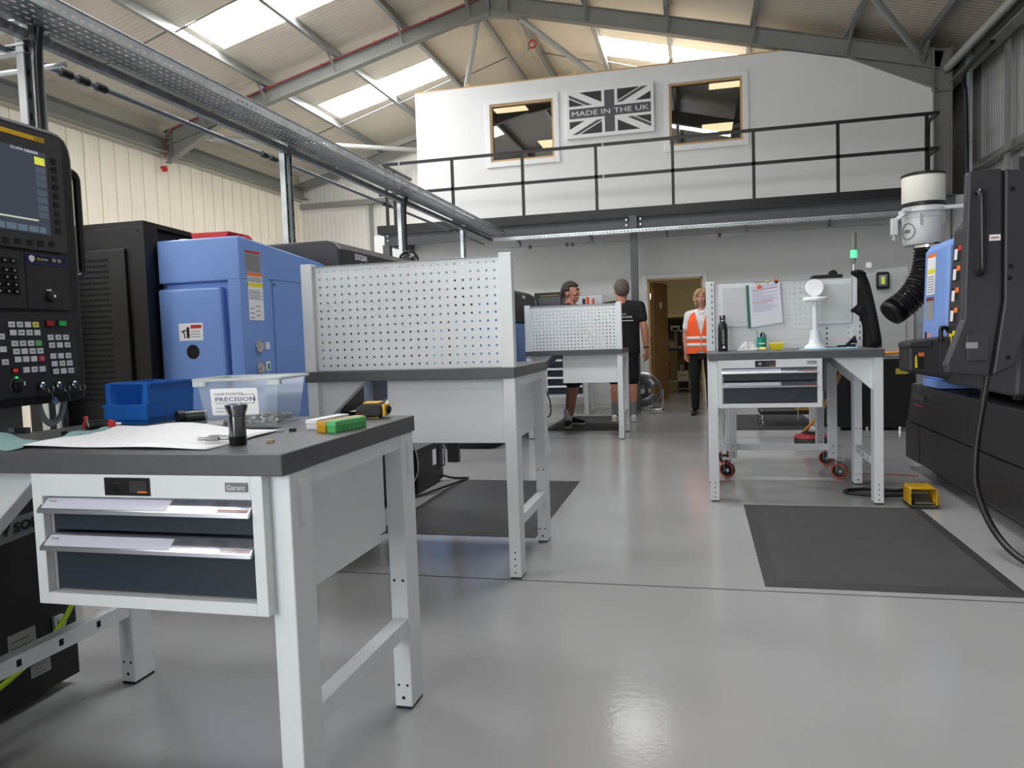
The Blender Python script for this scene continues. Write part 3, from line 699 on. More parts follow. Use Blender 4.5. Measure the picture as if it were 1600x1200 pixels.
# clear tub of metal parts
tubm = bpy.data.materials.new('clear_plastic'); tubm.use_nodes = True
nt = tubm.node_tree; nt.nodes.clear(); o_ = nt.nodes.new('ShaderNodeOutputMaterial'); mx = nt.nodes.new('ShaderNodeMixShader'); mx2 = nt.nodes.new('ShaderNodeMixShader')
tr = nt.nodes.new('ShaderNodeBsdfTransparent'); tr.inputs[0].default_value = (.93, .96, .97, 1); df = nt.nodes.new('ShaderNodeBsdfDiffuse'); df.inputs[0].default_value = (.8, .84, .86, 1)
gs = nt.nodes.new('ShaderNodeBsdfGlossy'); gs.inputs['Roughness'].default_value = .15
mx.inputs[0].default_value = .16; mx2.inputs[0].default_value = .06
L_ = nt.links.new; L_(tr.outputs[0], mx.inputs[1]); L_(df.outputs[0], mx.inputs[2]); L_(mx.outputs[0], mx2.inputs[1]); L_(gs.outputs[0], mx2.inputs[2]); L_(mx2.outputs[0], o_.inputs[0])
rimm = M('milky_plastic_rim', (206, 214, 214), .35, alpha=.8)
tub = thing('plastic_tub', 'clear plastic tub with a white label holding small metal parts', 'tub', (-1.30, 2.02, T))
tc = (-1.305, 2.02, T)
def tb(mb): return rot(mb, tc, 8)
bx, by, tx, ty, H = .105, .085, .124, .1, .138
cx, cy = tc[0], tc[1]
Bq = [(cx - bx, cy - by), (cx + bx, cy - by), (cx + bx, cy + by), (cx - bx, cy + by)]; Tq = [(cx - tx, cy - ty), (cx + tx, cy - ty), (cx + tx, cy + ty), (cx - tx, cy + ty)]
for i in range(4):
    j = (i + 1) % 4
    build('tub_wall', tb(MB().quad((*Bq[i], T + .002), (*Bq[j], T + .002), (*Tq[j], T + H), (*Tq[i], T + H))), tubm, tub)
build('tub_floor', tb(MB().box(cx - bx, cx + bx, cy - by, cy + by, T + .001, T + .003)), tubm, tub)
rp = rrect(cx - tx - .012, cx + tx + .012, cy - ty - .01, cy + ty + .01, .02)
build('tub_rim', tb(MB().tube([(p[0], p[1], T + H) for p in rp], .005, 6, True)), rimm, tub)
for sx in (-1, 1): build('rim_corner', tb(MB().prism(rrect(cx + sx * (tx - .012) - .02, cx + sx * (tx - .012) + .02, cy - ty - .012, cy - ty + .006, .005), 'z', T + H - .018, T + H - .003)), rimm, tub)
fa = lambda u, v: Vector((cx + u, cy - by - (ty - by) * (v / H) - .0015, T + v))
def fq(u0, u1, v0, v1, m, nm, par): build(nm, tb(MB().quad(fa(u0, v0), fa(u1, v0), fa(u1, v1), fa(u0, v1))), m, par)
lbl = build('tub_label', tb(MB().add([fa(-.085 + p[0], .034 + p[1]) for p in rrect(0, .142, 0, .078, .006)], [list(range(20))])), M('white_label', (240, 241, 243), .4), tub)
ink_b = M('navy_print', (44, 46, 72), .6)
fx_ = Vector((math.cos(R(8)), math.sin(R(8)), 0)); 
def ft(s, h, u, v, xs=1, m=ink_b):
    p = MB().add([fa(u, v) + Vector((0, -.0006, 0))], []); tb(p)
    text('label_lettering', s, h, p.v[0], fx_, (0, -.1, 1), m, lbl, xs=xs, ext=.0001)
ft('NORTHANTS', .0075, -.073, .092, 1.35, print_ink); ft('PRECISION', .0125, -.073, .074, 1.42)
ft('Specialising in precision', .0038, -.072, .053, 1.3, print_ink); ft('01604 2', .0038, -.072, .043, 1.3, print_ink)
for a in ((-.073, .046, .0675, .0688), (.0445, .046, .0675, .094), (.005, .046, .0930, .0942)):
    mbx = MB().quad(fa(a[0], a[2]) + Vector((0, -.0006, 0)), fa(a[1], a[2]) + Vector((0, -.0006, 0)), fa(a[1], a[3]) + Vector((0, -.0006, 0)), fa(a[0], a[3]) + Vector((0, -.0006, 0)))
    build('label_rule', tb(mbx), ink_b, lbl)
# the metal parts lying in the tub
pm = M('dull_machined_parts', (168, 168, 166), .4, .5)
rnd = random.Random(3); mb = MB()
for k in range(230):
    u = rnd.uniform(-bx + .016, bx - .014); v = rnd.uniform(-by + .016, by - .016); hgt = .006 + .018 * (1 - abs(u - .03) / .12) * (1.3 - abs(v) / .1)
    p = Vector((cx + u, cy + v, T + .008 + rnd.random() * max(hgt, .004)))
    a = rnd.uniform(0, 6.28); e = rnd.uniform(-.4, .4); d = Vector((math.cos(a), math.sin(a), e)).normalized() * rnd.uniform(.005, .011)
    mb.bar(p - d, p + d, rnd.uniform(.005, .009), rnd.uniform(.004, .007))
tag(build('machined_parts', tb(mb), pm, loc=(cx, cy, T + .003)), 'heap of small grey machined parts in the clear tub', 'metal parts', kind='stuff')

# paper drawing sheet, slightly wavy
def sheet(name, label, corners, m, nx=14, ny=10, amp=.004, seed=1, cat='paper', z=T, thick=.0006, edge=.0):
    A, B_, C, D = [Vector((*c, 0)) for c in corners]; mb = MB(); r = random.Random(seed); ph = [r.uniform(0, 6) for _ in range(4)]
    for j in range(ny + 1):
        for i in range(nx + 1):
            u, v = i / nx, j / ny; p = A.lerp(B_, u).lerp(D.lerp(C, u), v)
            hz = .5 + .25 * math.sin(u * 9 + ph[0] + v * 2) + .25 * math.sin(v * 7 + ph[1] + u * 3)
            e = min(u, 1 - u, v, 1 - v)
            jx = edge * math.sin(u * 23 + ph[2]) * (v in (0, 1)); jy = edge * math.sin(v * 19 + ph[3]) * (u in (0, 1))
            mb.v.append((p.x + jy, p.y + jx, z + .001 + amp * hz * (.35 + min(1, e * 5))))
    mb.f = [[j * (nx + 1) + i, j * (nx + 1) + i + 1, (j + 1) * (nx + 1) + i + 1, (j + 1) * (nx + 1) + i] for j in range(ny) for i in range(nx)]
    return tag(build(name, mb, m, smooth=2, solid=thick), label, cat)
pp = sheet('drawing_sheet', 'creased white drawing sheet spread on the nearest bench', [(-1.62, 1.50), (-1.08, 1.475), (-1.10, 1.83), (-1.72, 1.93)], M('drawing_paper', (243, 244, 248), .8, var=(60, .05)), amp=.02, seed=4)
cl_m = M('pale_green_shop_cloth', (138, 174, 172), .9, bump=(300, .6), var=(8, .12))
sheet('shop_cloth', 'pale green shop cloth on the left of the nearest bench', [(-1.86, 1.46), (-1.60, 1.455), (-1.625, 1.63), (-1.85, 1.62)], cl_m, 16, 12, .022, 9, 'cloth', edge=.008, thick=.002)
sheet('shop_cloth', 'strip of pale green cloth beside the screwdriver', [(-1.665, 1.66), (-1.625, 1.665), (-1.665, 1.86), (-1.69, 1.85)], cl_m, 6, 12, .012, 2, 'cloth', edge=.006, thick=.002)
# screwdriver
sd = thing('screwdriver', 'screwdriver with a black and red handle on the nearest bench', 'screwdriver', (-1.71, 1.88, T))
a = Vector((-1.765, 1.86, T + .016)); d = Vector((.97, .23, 0)).normalized()
build('grip', MB().cyl(a + d * .006, a + d * .072, .0145, .0135, 12), M('black_grip', (32, 30, 30), .6), sd, smooth=True)
build('end_cap', MB().cyl(a - d * .004, a + d * .006, .012, .0145, 12), red, sd, smooth=True)
build('collar', MB().cyl(a + d * .072, a + d * .086, .0135, .009, 12), red, sd, smooth=True)
build('shank', MB().cyl(a + d * .086, a + d * .105, .003, n=8), chrome, sd, smooth=True)
ts = thing('hex_key', 'small T handle hex key leaning across the screwdriver', 'hex key', (-1.70, 1.8, T))
build('shank', MB().cyl((-1.70, 1.80, T + .016), (-1.735, 1.83, T + .037), .0028, n=8), steel, ts); build('handle_ball', MB().ball((-1.738, 1.832, T + .038), .0065), red, ts, smooth=True)
# small black tool on the cloth
kt = thing('pocket_tool', 'small black holder lying on the pale green cloth', 'tool', (-1.72, 1.60, T + .02))
build('body', rot(MB().box(-1.745, -1.695, 1.595, 1.607, T + .024, T + .04), (-1.72, 1.6, T), -8), black_pl, kt, bev=.002); build('blade', rot(MB().box(-1.772, -1.745, 1.598, 1.604, T + .028, T + .037), (-1.72, 1.6, T), -8), alu, kt)
nt_ = tag(build('hex_nut', MB().cyl((-1.73, 1.745, T + .001), (-1.73, 1.745, T + .011), .009, n=6), black_pl), 'black hex nut left of the screwdriver', 'nut')
# collet standing on the sheet
cx, cy = -1.055, 1.56
ck = thing('collet', 'tall shiny steel spring collet standing on the nearest bench', 'collet', (cx, cy, T))
build('collet_head', MB().lathe([(.0195, .066), (.0195, .07), (.0255, .088), (.0255, .0945), (.013, .096), (.012, .09)], (cx, cy, T + .001), 32), dark_steel, ck, smooth=True)
build('collet_body', MB().lathe([(.0185, .02), (.0195, .024), (.0195, .067), (.019, .0675)], (cx, cy, T + .001), 32), dark_steel, ck, smooth=True)
build('threaded_end', MB().lathe([(.0185, .0), (.0205, .001)] + [(.0205 - .0007 * (i % 2), .001 + i * .001) for i in range(19)] + [(.0195, .0205)], (cx, cy, T + .001), 32), M('black_oxide', (34, 33, 33), .35, .6), ck, smooth=True)
for aa in (R(-70), R(50), R(170)):
    px_, py_ = cx + .0195 * math.cos(aa), cy + .0195 * math.sin(aa)
    build('slit', rot(MB().box(px_ - .0012, px_ + .0008, py_ - .0009, py_ + .0009, T + .03, T + .086), (px_, py_, 0), math.degrees(aa)), deep, ck)
# loose dowel pins by the collet
for k, (x, y, an) in enumerate(((-1.15, 1.565, 15), (-1.135, 1.58, 25), (-1.125, 1.56, 20), (-1.105, 1.575, 12), (-1.145, 1.60, 30), (-1.12, 1.60, 8))):
    a = R(an); d = Vector((math.cos(a), math.sin(a), 0)) * .014
    p = Vector((x, y, T + .0145)); tag(build('dowel_pin', MB().cyl(p - d, p + d, .0045, n=12).cyl(p + d, p + d * 1.08, .0045, .003, 12), M('ground_steel_pin', (150, 150, 152), .3, .8), smooth=True), 'steel dowel pin by the collet, ' + ('leftmost at the front', 'second from the left', 'third from the left, at the front', 'nearest the collet', 'leftmost at the back', 'at the back, nearer the collet')[k] + ' of the six', 'dowel pin', 'dowel pins beside the collet')
# small inserts
for (x, y, m, lb) in ((-1.087, 1.80, alu, 'silver block nearest the clear tub on the nearest bench'), (-1.058, 1.812, black_pl, 'dark block right of the silver one on the nearest bench'), (-.995, 1.60, M('brass_block', (170, 150, 120), .35, .6), 'brassy block near the front of the nearest bench')):
    tag(build('metal_block', rot(MB().box(x - .009, x + .009, y - .006, y + .006, T, T + .008), (x, y, 0), 20), m, bev=.001), lb, 'metal block')
# black collet lying behind the tub, clamp by the tub
ly = thing('tool_holder', 'dark cylindrical tool holder lying between the blue bin and the tub', 'tool holder', (-1.55, 2.05, T))
a = Vector((-1.545, 2.01, T + .021)); d = Vector((.5, .85, .0)).normalized()
build('barrel', MB().cyl(a, a + d * .07, .018, n=20), dark_steel, ly, smooth=True); build('nose', MB().cyl(a - d * .02, a, .021, n=20), black_pl, ly, smooth=True)
build('bore', MB().cyl(a - d * .0206, a - d * .019, .011, n=16), deep, ly); build('bore_screw', MB().cyl(a - d * .0212, a - d * .02, .005, n=8), dark_steel, ly)
cpm = M('translucent_grey_plastic', (176, 180, 180), .3)
cl_ = thing('plastic_fitting', 'milky plastic fitting lying in front of the clear tub', 'fitting', (-1.35, 1.875, T))
build('stem', MB().cyl((-1.43, 1.868, T + .008), (-1.36, 1.875, T + .009), .006, n=10), cpm, cl_, smooth=True); build('body', MB().cyl((-1.36, 1.875, T + .012), (-1.315, 1.885, T + .012), .011, n=12), cpm, cl_, smooth=True)
tag(build('scriber', MB().cyl((-1.30, 1.853, T + .004), (-1.15, 1.86, T + .004), .0035, n=8).cyl((-1.15, 1.86, T + .004), (-1.12, 1.862, T + .004), .0035, .001, 8), black_pl, smooth=True), 'thin black scriber lying in front of the clear tub', 'scriber')
# insert boxes
def inbox(lb, c, ang, l, w_, h, m, m2, n):
    t = thing('insert_box', lb, 'box', (c[0], c[1], T), 'small plastic insert boxes')
    f = lambda mb: rot(mb, (c[0], c[1], T), ang)
    build('base', f(MB().box(c[0] - w_ / 2, c[0] + w_ / 2, c[1] - l / 2, c[1] + l / 2, T, T + h * .55)), m, t, bev=.001, seg=1)
    build('lid', f(MB().box(c[0] - w_ / 2 - .001, c[0] + w_ / 2 + .001, c[1] - l / 2 - .001, c[1] + l / 2 + .001, T + h * .57, T + h)), m2, t, bev=.001, seg=1)
    for k in range(n):
        yy = c[1] - l / 2 + l * (k + .5) / n
        build('rib', f(MB().box(c[0] + w_ / 2, c[0] + w_ / 2 + .0015, yy - .002, yy + .002, T + .003, T + h * .5)), m2, t)
inbox('translucent green insert box on the nearest bench', (-.912, 1.838, T), -14, .125, .03, .03, M('green_plastic', (96, 200, 120), .25, trans=.3), M('green_plastic_lid', (124, 216, 146), .2, trans=.3), 8)
inbox('translucent amber insert box beside the green one', (-.940, 1.862, T), -14, .16, .03, .029, M('amber_plastic', (236, 180, 40), .25, trans=.3), M('amber_plastic_lid', (242, 190, 70), .2, trans=.3), 8)
inbox('white insert box left of the amber one', (-1.015, 1.93, T), -6, .16, .035, .026, M('white_box_plastic', (222, 226, 230), .4), M('white_box_lid', (232, 235, 238), .35), 6)
# tape measure
tm = thing('tape_measure', 'black and yellow tape measure on the rear corner of the nearest bench', 'tape measure', (-.97, 2.14, T))
c = (-.965, 2.14, T)
f = lambda mb: rot(mb, c, 6)
build('rubber_case', f(MB().prism([(-1.01, T + .004), (-.945, T + .004), (-.933, T + .012), (-.933, T + .036), (-.945, T + .046), (-.99, T + .046), (-1.016, T + .034), (-1.018, T + .014)], 'y', 2.105, 2.175)), M('tape_rubber', (40, 38, 37), .6), tm, bev=.006)
build('yellow_top', f(MB().box(-.995, -.945, 2.115, 2.165, T + .0455, T + .049)), yellow, tm, bev=.001)
build('yellow_face', f(MB().box(-.935, -.925, 2.112, 2.168, T + .008, T + .042)), yellow, tm, bev=.002)
build('lock_button', f(MB().ball((-.923, 2.14, T + .025), (.009, .015, .013))), black_pl, tm, smooth=True)
build('belt_clip', f(MB().box(-.99, -.95, 2.12, 2.16, T + .0005, T + .0045)), M('brass_clip', (170, 140, 60), .3, .8), tm)
# ================================================================ MACHINES ON THE LEFT
def key(mb, y, z, w=.0205, h=.0165, x=-1.95, t=.003): return mb.box(x, x + t, y - w / 2, y + w / 2, z - h / 2, z + h / 2)
# --- machine A with its control pendant
ma = thing('lathe', 'black lathe at the left edge with a control pendant beside the nearest bench', 'lathe', (-2.6, 1.0, 0))
build('base', MB().box(-3.6, -2.07, -1.4, 2.085, .03, .80), black, ma, bev=.006)
build('plinth', MB().box(-3.55, -2.13, -1.3, 2.0, 0, .03), black_pl, ma)
build('upper_body', MB().prism([(-3.6, .80), (-2.25, .80), (-2.25, 1.25), (-2.5, 1.68), (-3.6, 1.68)], 'y', -1.4, 1.8), black, ma, bev=.01)
build('end_panel', MB().box(-2.3, -2.09, 1.80, 1.95, .80, .96), M('grey_end_panel', (120, 120, 116), .5), ma)
sgm = M('silver_sign', (120, 122, 124), .4, .3)
sp_ = build('sign_plate', MB().add([(-2.069, 1.5, .515), (-2.069, 2.08, .565), (-2.069, 2.08, .625), (-2.069, 1.5, .605)], [(0, 1, 2, 3)]), sgm, ma)
text('sign_lettering', 'V SOLU', .030, (-2.067, 1.825, .566), (0, 1, .06), (0, 0, 1), ink, sp_, xs=1.15, ext=.0005, off=.0015)
for y, z, w_, h in ((1.87, .215, .10, .085), (1.93, .158, .075, .05), (1.93, .115, .075, .045)):
    lb = build('rating_label', MB().box(-2.0695, -2.0685, y - w_ / 2, y + w_ / 2, z - h / 2, z + h / 2), M('label_grey', (150, 150, 150), .5), ma)
    for k in range(3): build('label_line', MB().box(-2.0686, -2.0682, y - w_ * .4, y + w_ * .3, z - h * .3 + k * h * .25, z - h * .27 + k * h * .25), ink, lb)
tl = build('toggle_latch', MB().box(-2.07, -2.055, 1.985, 2.02, .16, .26), galv_light, ma, bev=.003); build('latch_knob', MB().cyl((-2.055, 2.0, .235), (-2.04, 2.0, .235), .012, n=12), chrome, ma)
tag(build('air_hose', MB().tube(spline([(-1.99, 2.06, .50), (-2.0, 2.045, .38), (-2.02, 2.0, .27), (-2.03, 1.92, .20), (-2.03, 1.80, .15), (-2.035, 1.6, .10), (-2.035, 1.2, .03)]), .0085, 10), M('lime_hose', (178, 205, 32), .4), smooth=True), 'lime green air hose in front of the black lathe base', 'hose')
PX = -1.95
pn = thing('control_pendant', 'black machine control pendant with screen and white keys on the left', 'control panel', (PX - .06, 1.7, .96))
prof = [(1.2, .965), (2.045, .965), (2.068, .972), (2.08, .99), (2.084, 1.06), (2.085, 1.745), (2.079, 1.776), (2.064, 1.801), (2.04, 1.816), (2.01, 1.82), (1.2, 1.82)]
build('housing', MB().prism(prof, 'x', PX - .14, PX - .012), black, pn, bev=.012)
cp = build('screen_fascia', MB().prism(rrect(1.3, 2.03, 1.437, 1.797, .012), 'x', PX - .013, PX), M('graphite_fascia', (54, 52, 54), .5), pn)
build('key_fascia', MB().box(PX - .013, PX - .001, 1.3, 1.866, 1.257, 1.428), M('black_fascia', (34, 34, 37), .5), pn); build('logo_fascia', MB().box(PX - .013, PX, 1.868, 2.027, 1.257, 1.428), M('black_fascia'), pn)
of = build('operator_fascia', MB().prism([(1.3, .99), (2.052, .993), (2.028, 1.247), (1.3, 1.243)], 'x', PX - .013, PX), M('black_fascia'), pn)
scm = M('screen_blue_grey', (66, 72, 84), .25, emit=.35)
sc_ = build('screen', MB().box(PX, PX + .0012, 1.58, 1.967, 1.486, 1.737), scm, cp)
for k, z in enumerate((1.681, 1.660, 1.639, 1.612, 1.590, 1.566, 1.545)):
    build('soft_button', MB().box(PX + .0011, PX + .0018, 1.927, 1.963, z - .009, z + .009), M('screen_button', (84, 92, 106), .3, emit=.35), sc_)
build('soft_button', MB().box(PX + .0011, PX + .0018, 1.925, 1.962, 1.697, 1.72), M('screen_yellow', (214, 216, 74), .3, emit=.5), sc_)
build('status_line', MB().box(PX + .0011, PX + .0018, 1.60, 1.925, 1.524, 1.529), M('screen_pale', (196, 202, 180), .3, emit=.5), sc_)
for k in range(5): build('soft_button', MB().box(PX + .0011, PX + .0018, 1.772 + k * .039, 1.806 + k * .039 - (.012 if k == 4 else 0), 1.49, 1.508), M('screen_cell', (96, 112, 128), .3, emit=.4), sc_)
swm = M('screen_text_white', (200, 206, 214), .3, emit=.6)
text('screen_lettering', 'O1474 N00000', .0085, (PX + .002, 1.842, 1.727), (0, 1, 0), (0, 0, 1), swm, sc_, xs=1.25, ext=.0001)
build('yellow_strip', MB().box(PX, PX + .001, 1.4, 1.967, 1.768, 1.782), yellow, cp)
text('brand_lettering', 'FANUC', .010, (PX + .0012, 1.928, 1.770), (0, 1, 0), (0, 0, 1), ink, cp, xs=.9, ext=.0001)
for k in range(9): build('soft_key', key(MB(), 1.997, 1.721 - k * .027, .018, .015, PX, .002), deep, cp)
for k in range(6): build('soft_key', key(MB(), 1.969 - k * .0405, 1.46 - k * .0015, .019, .016, PX, .002), deep, cp)
lg = build('logo_plate', MB().box(PX, PX + .001, 1.872, 2.022, 1.394, 1.423), M('navy_plate', (30, 40, 110), .4), pn); build('logo_inner', MB().box(PX + .001, PX + .0014, 1.876, 2.018, 1.398, 1.420), M('dark_navy', (10, 12, 30), .4), lg)
build('shield_mark', MB().prism([(1.88, 1.415), (1.89, 1.419), (1.90, 1.415), (1.899, 1.404), (1.89, 1.397), (1.881, 1.404)], 'x', PX + .0014, PX + .002), white_ink, lg)
text('logo_lettering', 'EZ', .008, (PX + .0015, 1.908, 1.405), (0, 1, 0), (0, 0, 1), yellow_ink, lg, ext=.0001); text('logo_lettering', 'WORK', .006, (PX + .0015, 1.922, 1.4055), (0, 1, 0), (0, 0, 1), white_ink, lg, ext=.0001)
for y in (1.965, 1.985): build('logo_mark', MB().box(PX + .0014, PX + .002, y, y + .013, 1.404, 1.415), M('label_grey'), lg)
bt = build('buzzer_button', MB().lathe([(.016, 0), (.016, .008), (.012, .014)], (PX, 1.95, 1.296), 16, 'x'), black_pl, pn); build('buzzer_mark', MB().prism([(1.938, 1.319), (1.942, 1.318), (1.955, 1.32), (1.955, 1.314), (1.942, 1.315), (1.938, 1.313)], 'x', PX, PX + .0006), white_ink, pn)
build('buzzer_mark', MB().cyl((PX + .014, 1.953, 1.298), (PX + .0146, 1.953, 1.298), .005, n=6), white_ink, pn)
for z, ys in ((1.396, (1.798, 1.826)), (1.368, (1.774, 1.801, 1.828)), (1.347, (1.774, 1.802, 1.829)), (1.326, (1.775, 1.803, 1.83)), (1.306, (1.776, 1.804, 1.831))):
    for y in ys:
        kk = build('address_key', key(MB(), y, z, .02, .016, PX - .001), blackgloss, pn); build('key_mark', MB().box(PX + .002, PX + .0024, y - .003, y + .003, z - .003, z + .003), M('label_grey'), kk)
wk = M('white_key', (214, 216, 224), .4)
def keys(y0, z0, y1, z1, nc, nr, special={}):
    for r in range(nr):
        for c in range(nc):
            y = y0 + (y1 - y0) * c / max(nc - 1, 1) + (.0035 * r); z = z0 + (z1 - z0) * r / max(nr - 1, 1)
            kk = build('panel_key', key(MB(), y, z), special.get((r, c), wk), of)
            if random.random() < .5: build('key_mark', MB().box(PX + .003, PX + .0034, y - .005, y + .005, z - .0025, z + .0025), M('label_grey'), kk)
yk = M('yellow_key', (226, 220, 80), .4); gk = M('green_key', (98, 196, 120), .4); rk = M('red_key', (206, 48, 62), .4)
keys(1.804, 1.209, 1.887, 1.185, 4, 2, {(0, 3): yk})
keys(1.81, 1.153, 1.893, 1.106, 4, 3, {(0, 3): gk, (2, 3): rk})
keys(1.843, 1.074, 1.9, 1.074, 3, 1); keys(1.938, 1.17, 1.997, 1.146, 3, 2); keys(1.943, 1.112, 2.001, 1.064, 3, 3)
keys(1.767, 1.174, 1.767, 1.10, 1, 3)
for y, m in ((1.938, M('power_red', (170, 22, 30), .35)), (1.985, M('power_green', (30, 176, 84), .35))):
    build('power_frame', key(MB(), y, 1.214, .032, .022, PX, .002), black_pl, of); build('power_key', key(MB(), y, 1.214, .025, .015, PX, .006), m, of)
build('tool_display', key(MB(), 1.807, 1.074, .026, .018, PX, .002), deep, of); text('tool_number', '03', .011, (PX + .0025, 1.7985, 1.0685), (0, 1, 0), (0, 0, 1), M('led_red', (255, 50, 60), .4, emit=.8), of, ext=.0001)
build('green_led', key(MB(), 1.808, 1.053, .008, .005, PX, .002), M('led_green', (60, 230, 120), .4, emit=.7), of)
kb = build('override_knob', MB().lathe([(.019, 0), (.019, .008), (.013, .010), (.012, .022)], (PX, 1.81, 1.029), 20, 'x'), black_pl, of); build('knob_pointer', MB().box(PX + .022, PX + .0226, 1.812, 1.816, 1.029, 1.041), white_ink, kb)
build('knob_scale', MB().tube(ring_pts((PX + .0005, 1.81, 1.029), .024, 14, 'x', 0, 220), .0007, 4), M('label_grey'), of)
for y, z in ((1.893, 1.023), (1.954, 1.02), (2.014, 1.019)):
    ks = build('key_switch', MB().lathe([(.011, 0), (.011, .008), (.008, .01)], (PX, y, z), 16, 'x'), chrome, of)
    build('key_bow', MB().tube(ring_pts((PX + .03, y + .006, z - .012), .011, 14, 'y'), .0022, 6, True).bar((PX + .008, y + .002, z), (PX + .02, y + .004, z - .006), .007, .003), dark_steel, ks)
    build('switch_bezel', key(MB(), y - .008, z, .014, .022, PX, .003), black_pl, ks)
    build('key_ring', MB().cyl((PX + .03, y + .008, z - .02), (PX + .03, y + .012, z - .045), .0025, n=6), dark_steel, ks)
build('key_tag', MB().prism([(1.9, .97), (1.918, .962), (1.924, .972), (1.914, .987), (1.905, .985)], 'x', PX + .026, PX + .030), alu, pn)
build('side_handle', MB().tube(arc([(PX - .05, 2.075, 1.715), (PX - .05, 2.137, 1.715), (PX - .05, 2.137, 1.372), (PX - .05, 2.075, 1.372)], .035), .0125, 12), M('black_handle', (24, 24, 26), .3), pn, smooth=True)
build('side_port', MB().box(PX - .09, PX - .04, 2.08, 2.086, 1.08, 1.17), deep, pn); build('port_label', MB().box(PX - .03, PX - .024, 2.0825, 2.0835, 1.09, 1.125), white_ink, pn)
build('support_arm', MB().box(PX - .12, PX - .06, 1.5, 1.6, .80, .97).box(-2.3, PX - .06, 1.5, 1.6, .80, .86), black, pn)
tag(build('cable_loop', MB().tube(spline([(-2.02, 1.94, 1.0), (-2.02, 1.955, .93), (-2.02, 1.985, .895), (-2.02, 2.02, .91), (-2.02, 2.04, .95), (-2.02, 2.045, 1.0)]), .009, 10), M('grey_hose', (150, 160, 168), .35), smooth=True), 'translucent grey hose loop hanging under the control pendant', 'hose')

# --- lathe B: blue headstock end, charcoal hood
lb_ = thing('lathe', 'blue and charcoal lathe behind the middle workbench on the left', 'lathe', (-2.7, 4.4, 0))
FY = 3.12; bx0, bx1 = -2.49, -2.05
build('headstock_cover', MB().prism([(FY, 1.432), (FY, 1.628), (FY + .008, 1.635), (FY + .78, 1.578), (FY + .95, 1.55), (FY + .95, 1.432)], 'x', bx0, bx1), blue_m, lb_, bev=.007)
build('headstock_body', MB().box(bx0, bx1, FY + .03, FY + .95, .62, 1.436).box(-2.12, bx1, FY, FY + .04, .62, 1.436), blue_m, lb_, bev=.006)
build('belt_guard', MB().prism([(bx0, .62), (-2.135, .62), (-2.15, 1.405), (bx0, 1.405)], 'y', FY - .012, FY + .035), blue_m, lb_, bev=.012)
for x in (bx0 + .02, -2.125): build('guard_screw', MB().cyl((x, FY + .02, 1.42), (x, FY + .028, 1.42), .007, n=10), chrome, lb_)
build('spindle_hole', MB().cyl((-2.315, FY - .0135, 1.105), (-2.315, FY - .011, 1.105), .034, n=28), deep, lb_)
dg = build('danger_label', MB().box(-2.385, -2.255, FY - .0135, FY - .012, 1.158, 1.24), M('white_label'), lb_)
build('danger_header', MB().box(-2.32, -2.262, FY - .0142, FY - .0135, 1.215, 1.232), red_ink, dg); build('danger_pictogram', MB().box(-2.343, -2.328, FY - .0142, FY - .0135, 1.17, 1.222).bar((-2.372, FY - .0138, 1.20), (-2.345, FY - .0138, 1.208), .0006, .006).bar((-2.36, FY - .0138, 1.205), (-2.352, FY - .0138, 1.17), .0006, .006), ink, dg)
for k in range(3): build('danger_line', MB().box(-2.32, -2.27, FY - .0142, FY - .0135, 1.175 + k * .012, 1.178 + k * .012), print_ink, dg)
sx = bx1 + .0006
def sl(y0, y1, z0, z1, m, nm, par, d=0): return build(nm, MB().box(sx + d, sx + d + .0008, y0, y1, z0, z1), m, par)
l1 = sl(3.165, 3.29, 1.475, 1.575, M('grey_plate_print', (150, 150, 146), .4), 'data_plate', lb_); sl(3.168, 3.287, 1.562, 1.573, red_ink, 'plate_header', l1, .0005)
for k in range(7): sl(3.172, 3.28, 1.482 + k * .011, 1.487 + k * .011, print_ink, 'plate_line', l1, .0006)
l2 = sl(3.175, 3.3, 1.245, 1.472, M('white_label'), 'warning_label', lb_); sl(3.175, 3.3, 1.455, 1.471, orange_ink, 'warning_header', l2, .0005); sl(3.175, 3.3, 1.405, 1.422, yellow_ink, 'caution_band', l2, .0005)
for k in range(4): sl(3.18, 3.29, 1.428 + k * .006, 1.431 + k * .006, print_ink, 'warning_line', l2, .0005)
for k in range(6): sl(3.18, 3.29 - .02 * (k % 2), 1.345 + k * .008, 1.348 + k * .008, print_ink, 'warning_line', l2, .0005)
for k in range(6): sl(3.185 + .05 * (k % 2), 3.22 + .05 * (k % 2), 1.255 + k * .011, 1.259 + k * .011, print_ink, 'warning_line', l2, .0005)
build('access_panel', MB().box(bx1, bx1 + .004, 3.385, 4.05, .66, 1.446), blue_m, lb_, bev=.002); build('panel_seam', MB().box(bx1, bx1 + .0012, 3.36, 4.05, 1.446, 1.4495), ink, lb_); build('panel_lock', MB().cyl((bx1 + .003, 3.4, 1.425), (bx1 + .006, 3.4, 1.425), .006, n=10), black_pl, lb_)
for z, an in ((1.12, 175), (1.018, 215)):
    g = build('pressure_gauge', MB().lathe([(.032, 0), (.032, .006), (.029, .008), (.028, .006)], (bx1, 3.245, z), 24, 'x'), chrome, lb_, smooth=True)
    build('gauge_dial', MB().cyl((bx1 + .0062, 3.245, z), (bx1 + .007, 3.245, z), .027, n=24), M('dial_grey', (196, 192, 190), .4), g)
    build('gauge_needle', MB().bar((bx1 + .0078, 3.245, z), (bx1 + .0078, 3.245 + .022 * math.cos(R(an)), z + .022 * math.sin(R(an))), .001, .0035, (1, 0, 0)), ink, g)
    for a in range(-50, 240, 29): build('gauge_tick', MB().bar((bx1 + .0075, 3.245 + .02 * math.cos(R(a)), z + .02 * math.sin(R(a))), (bx1 + .0075, 3.245 + .025 * math.cos(R(a)), z + .025 * math.sin(R(a))), .0005, .002, (1, 0, 0)), ink, g)
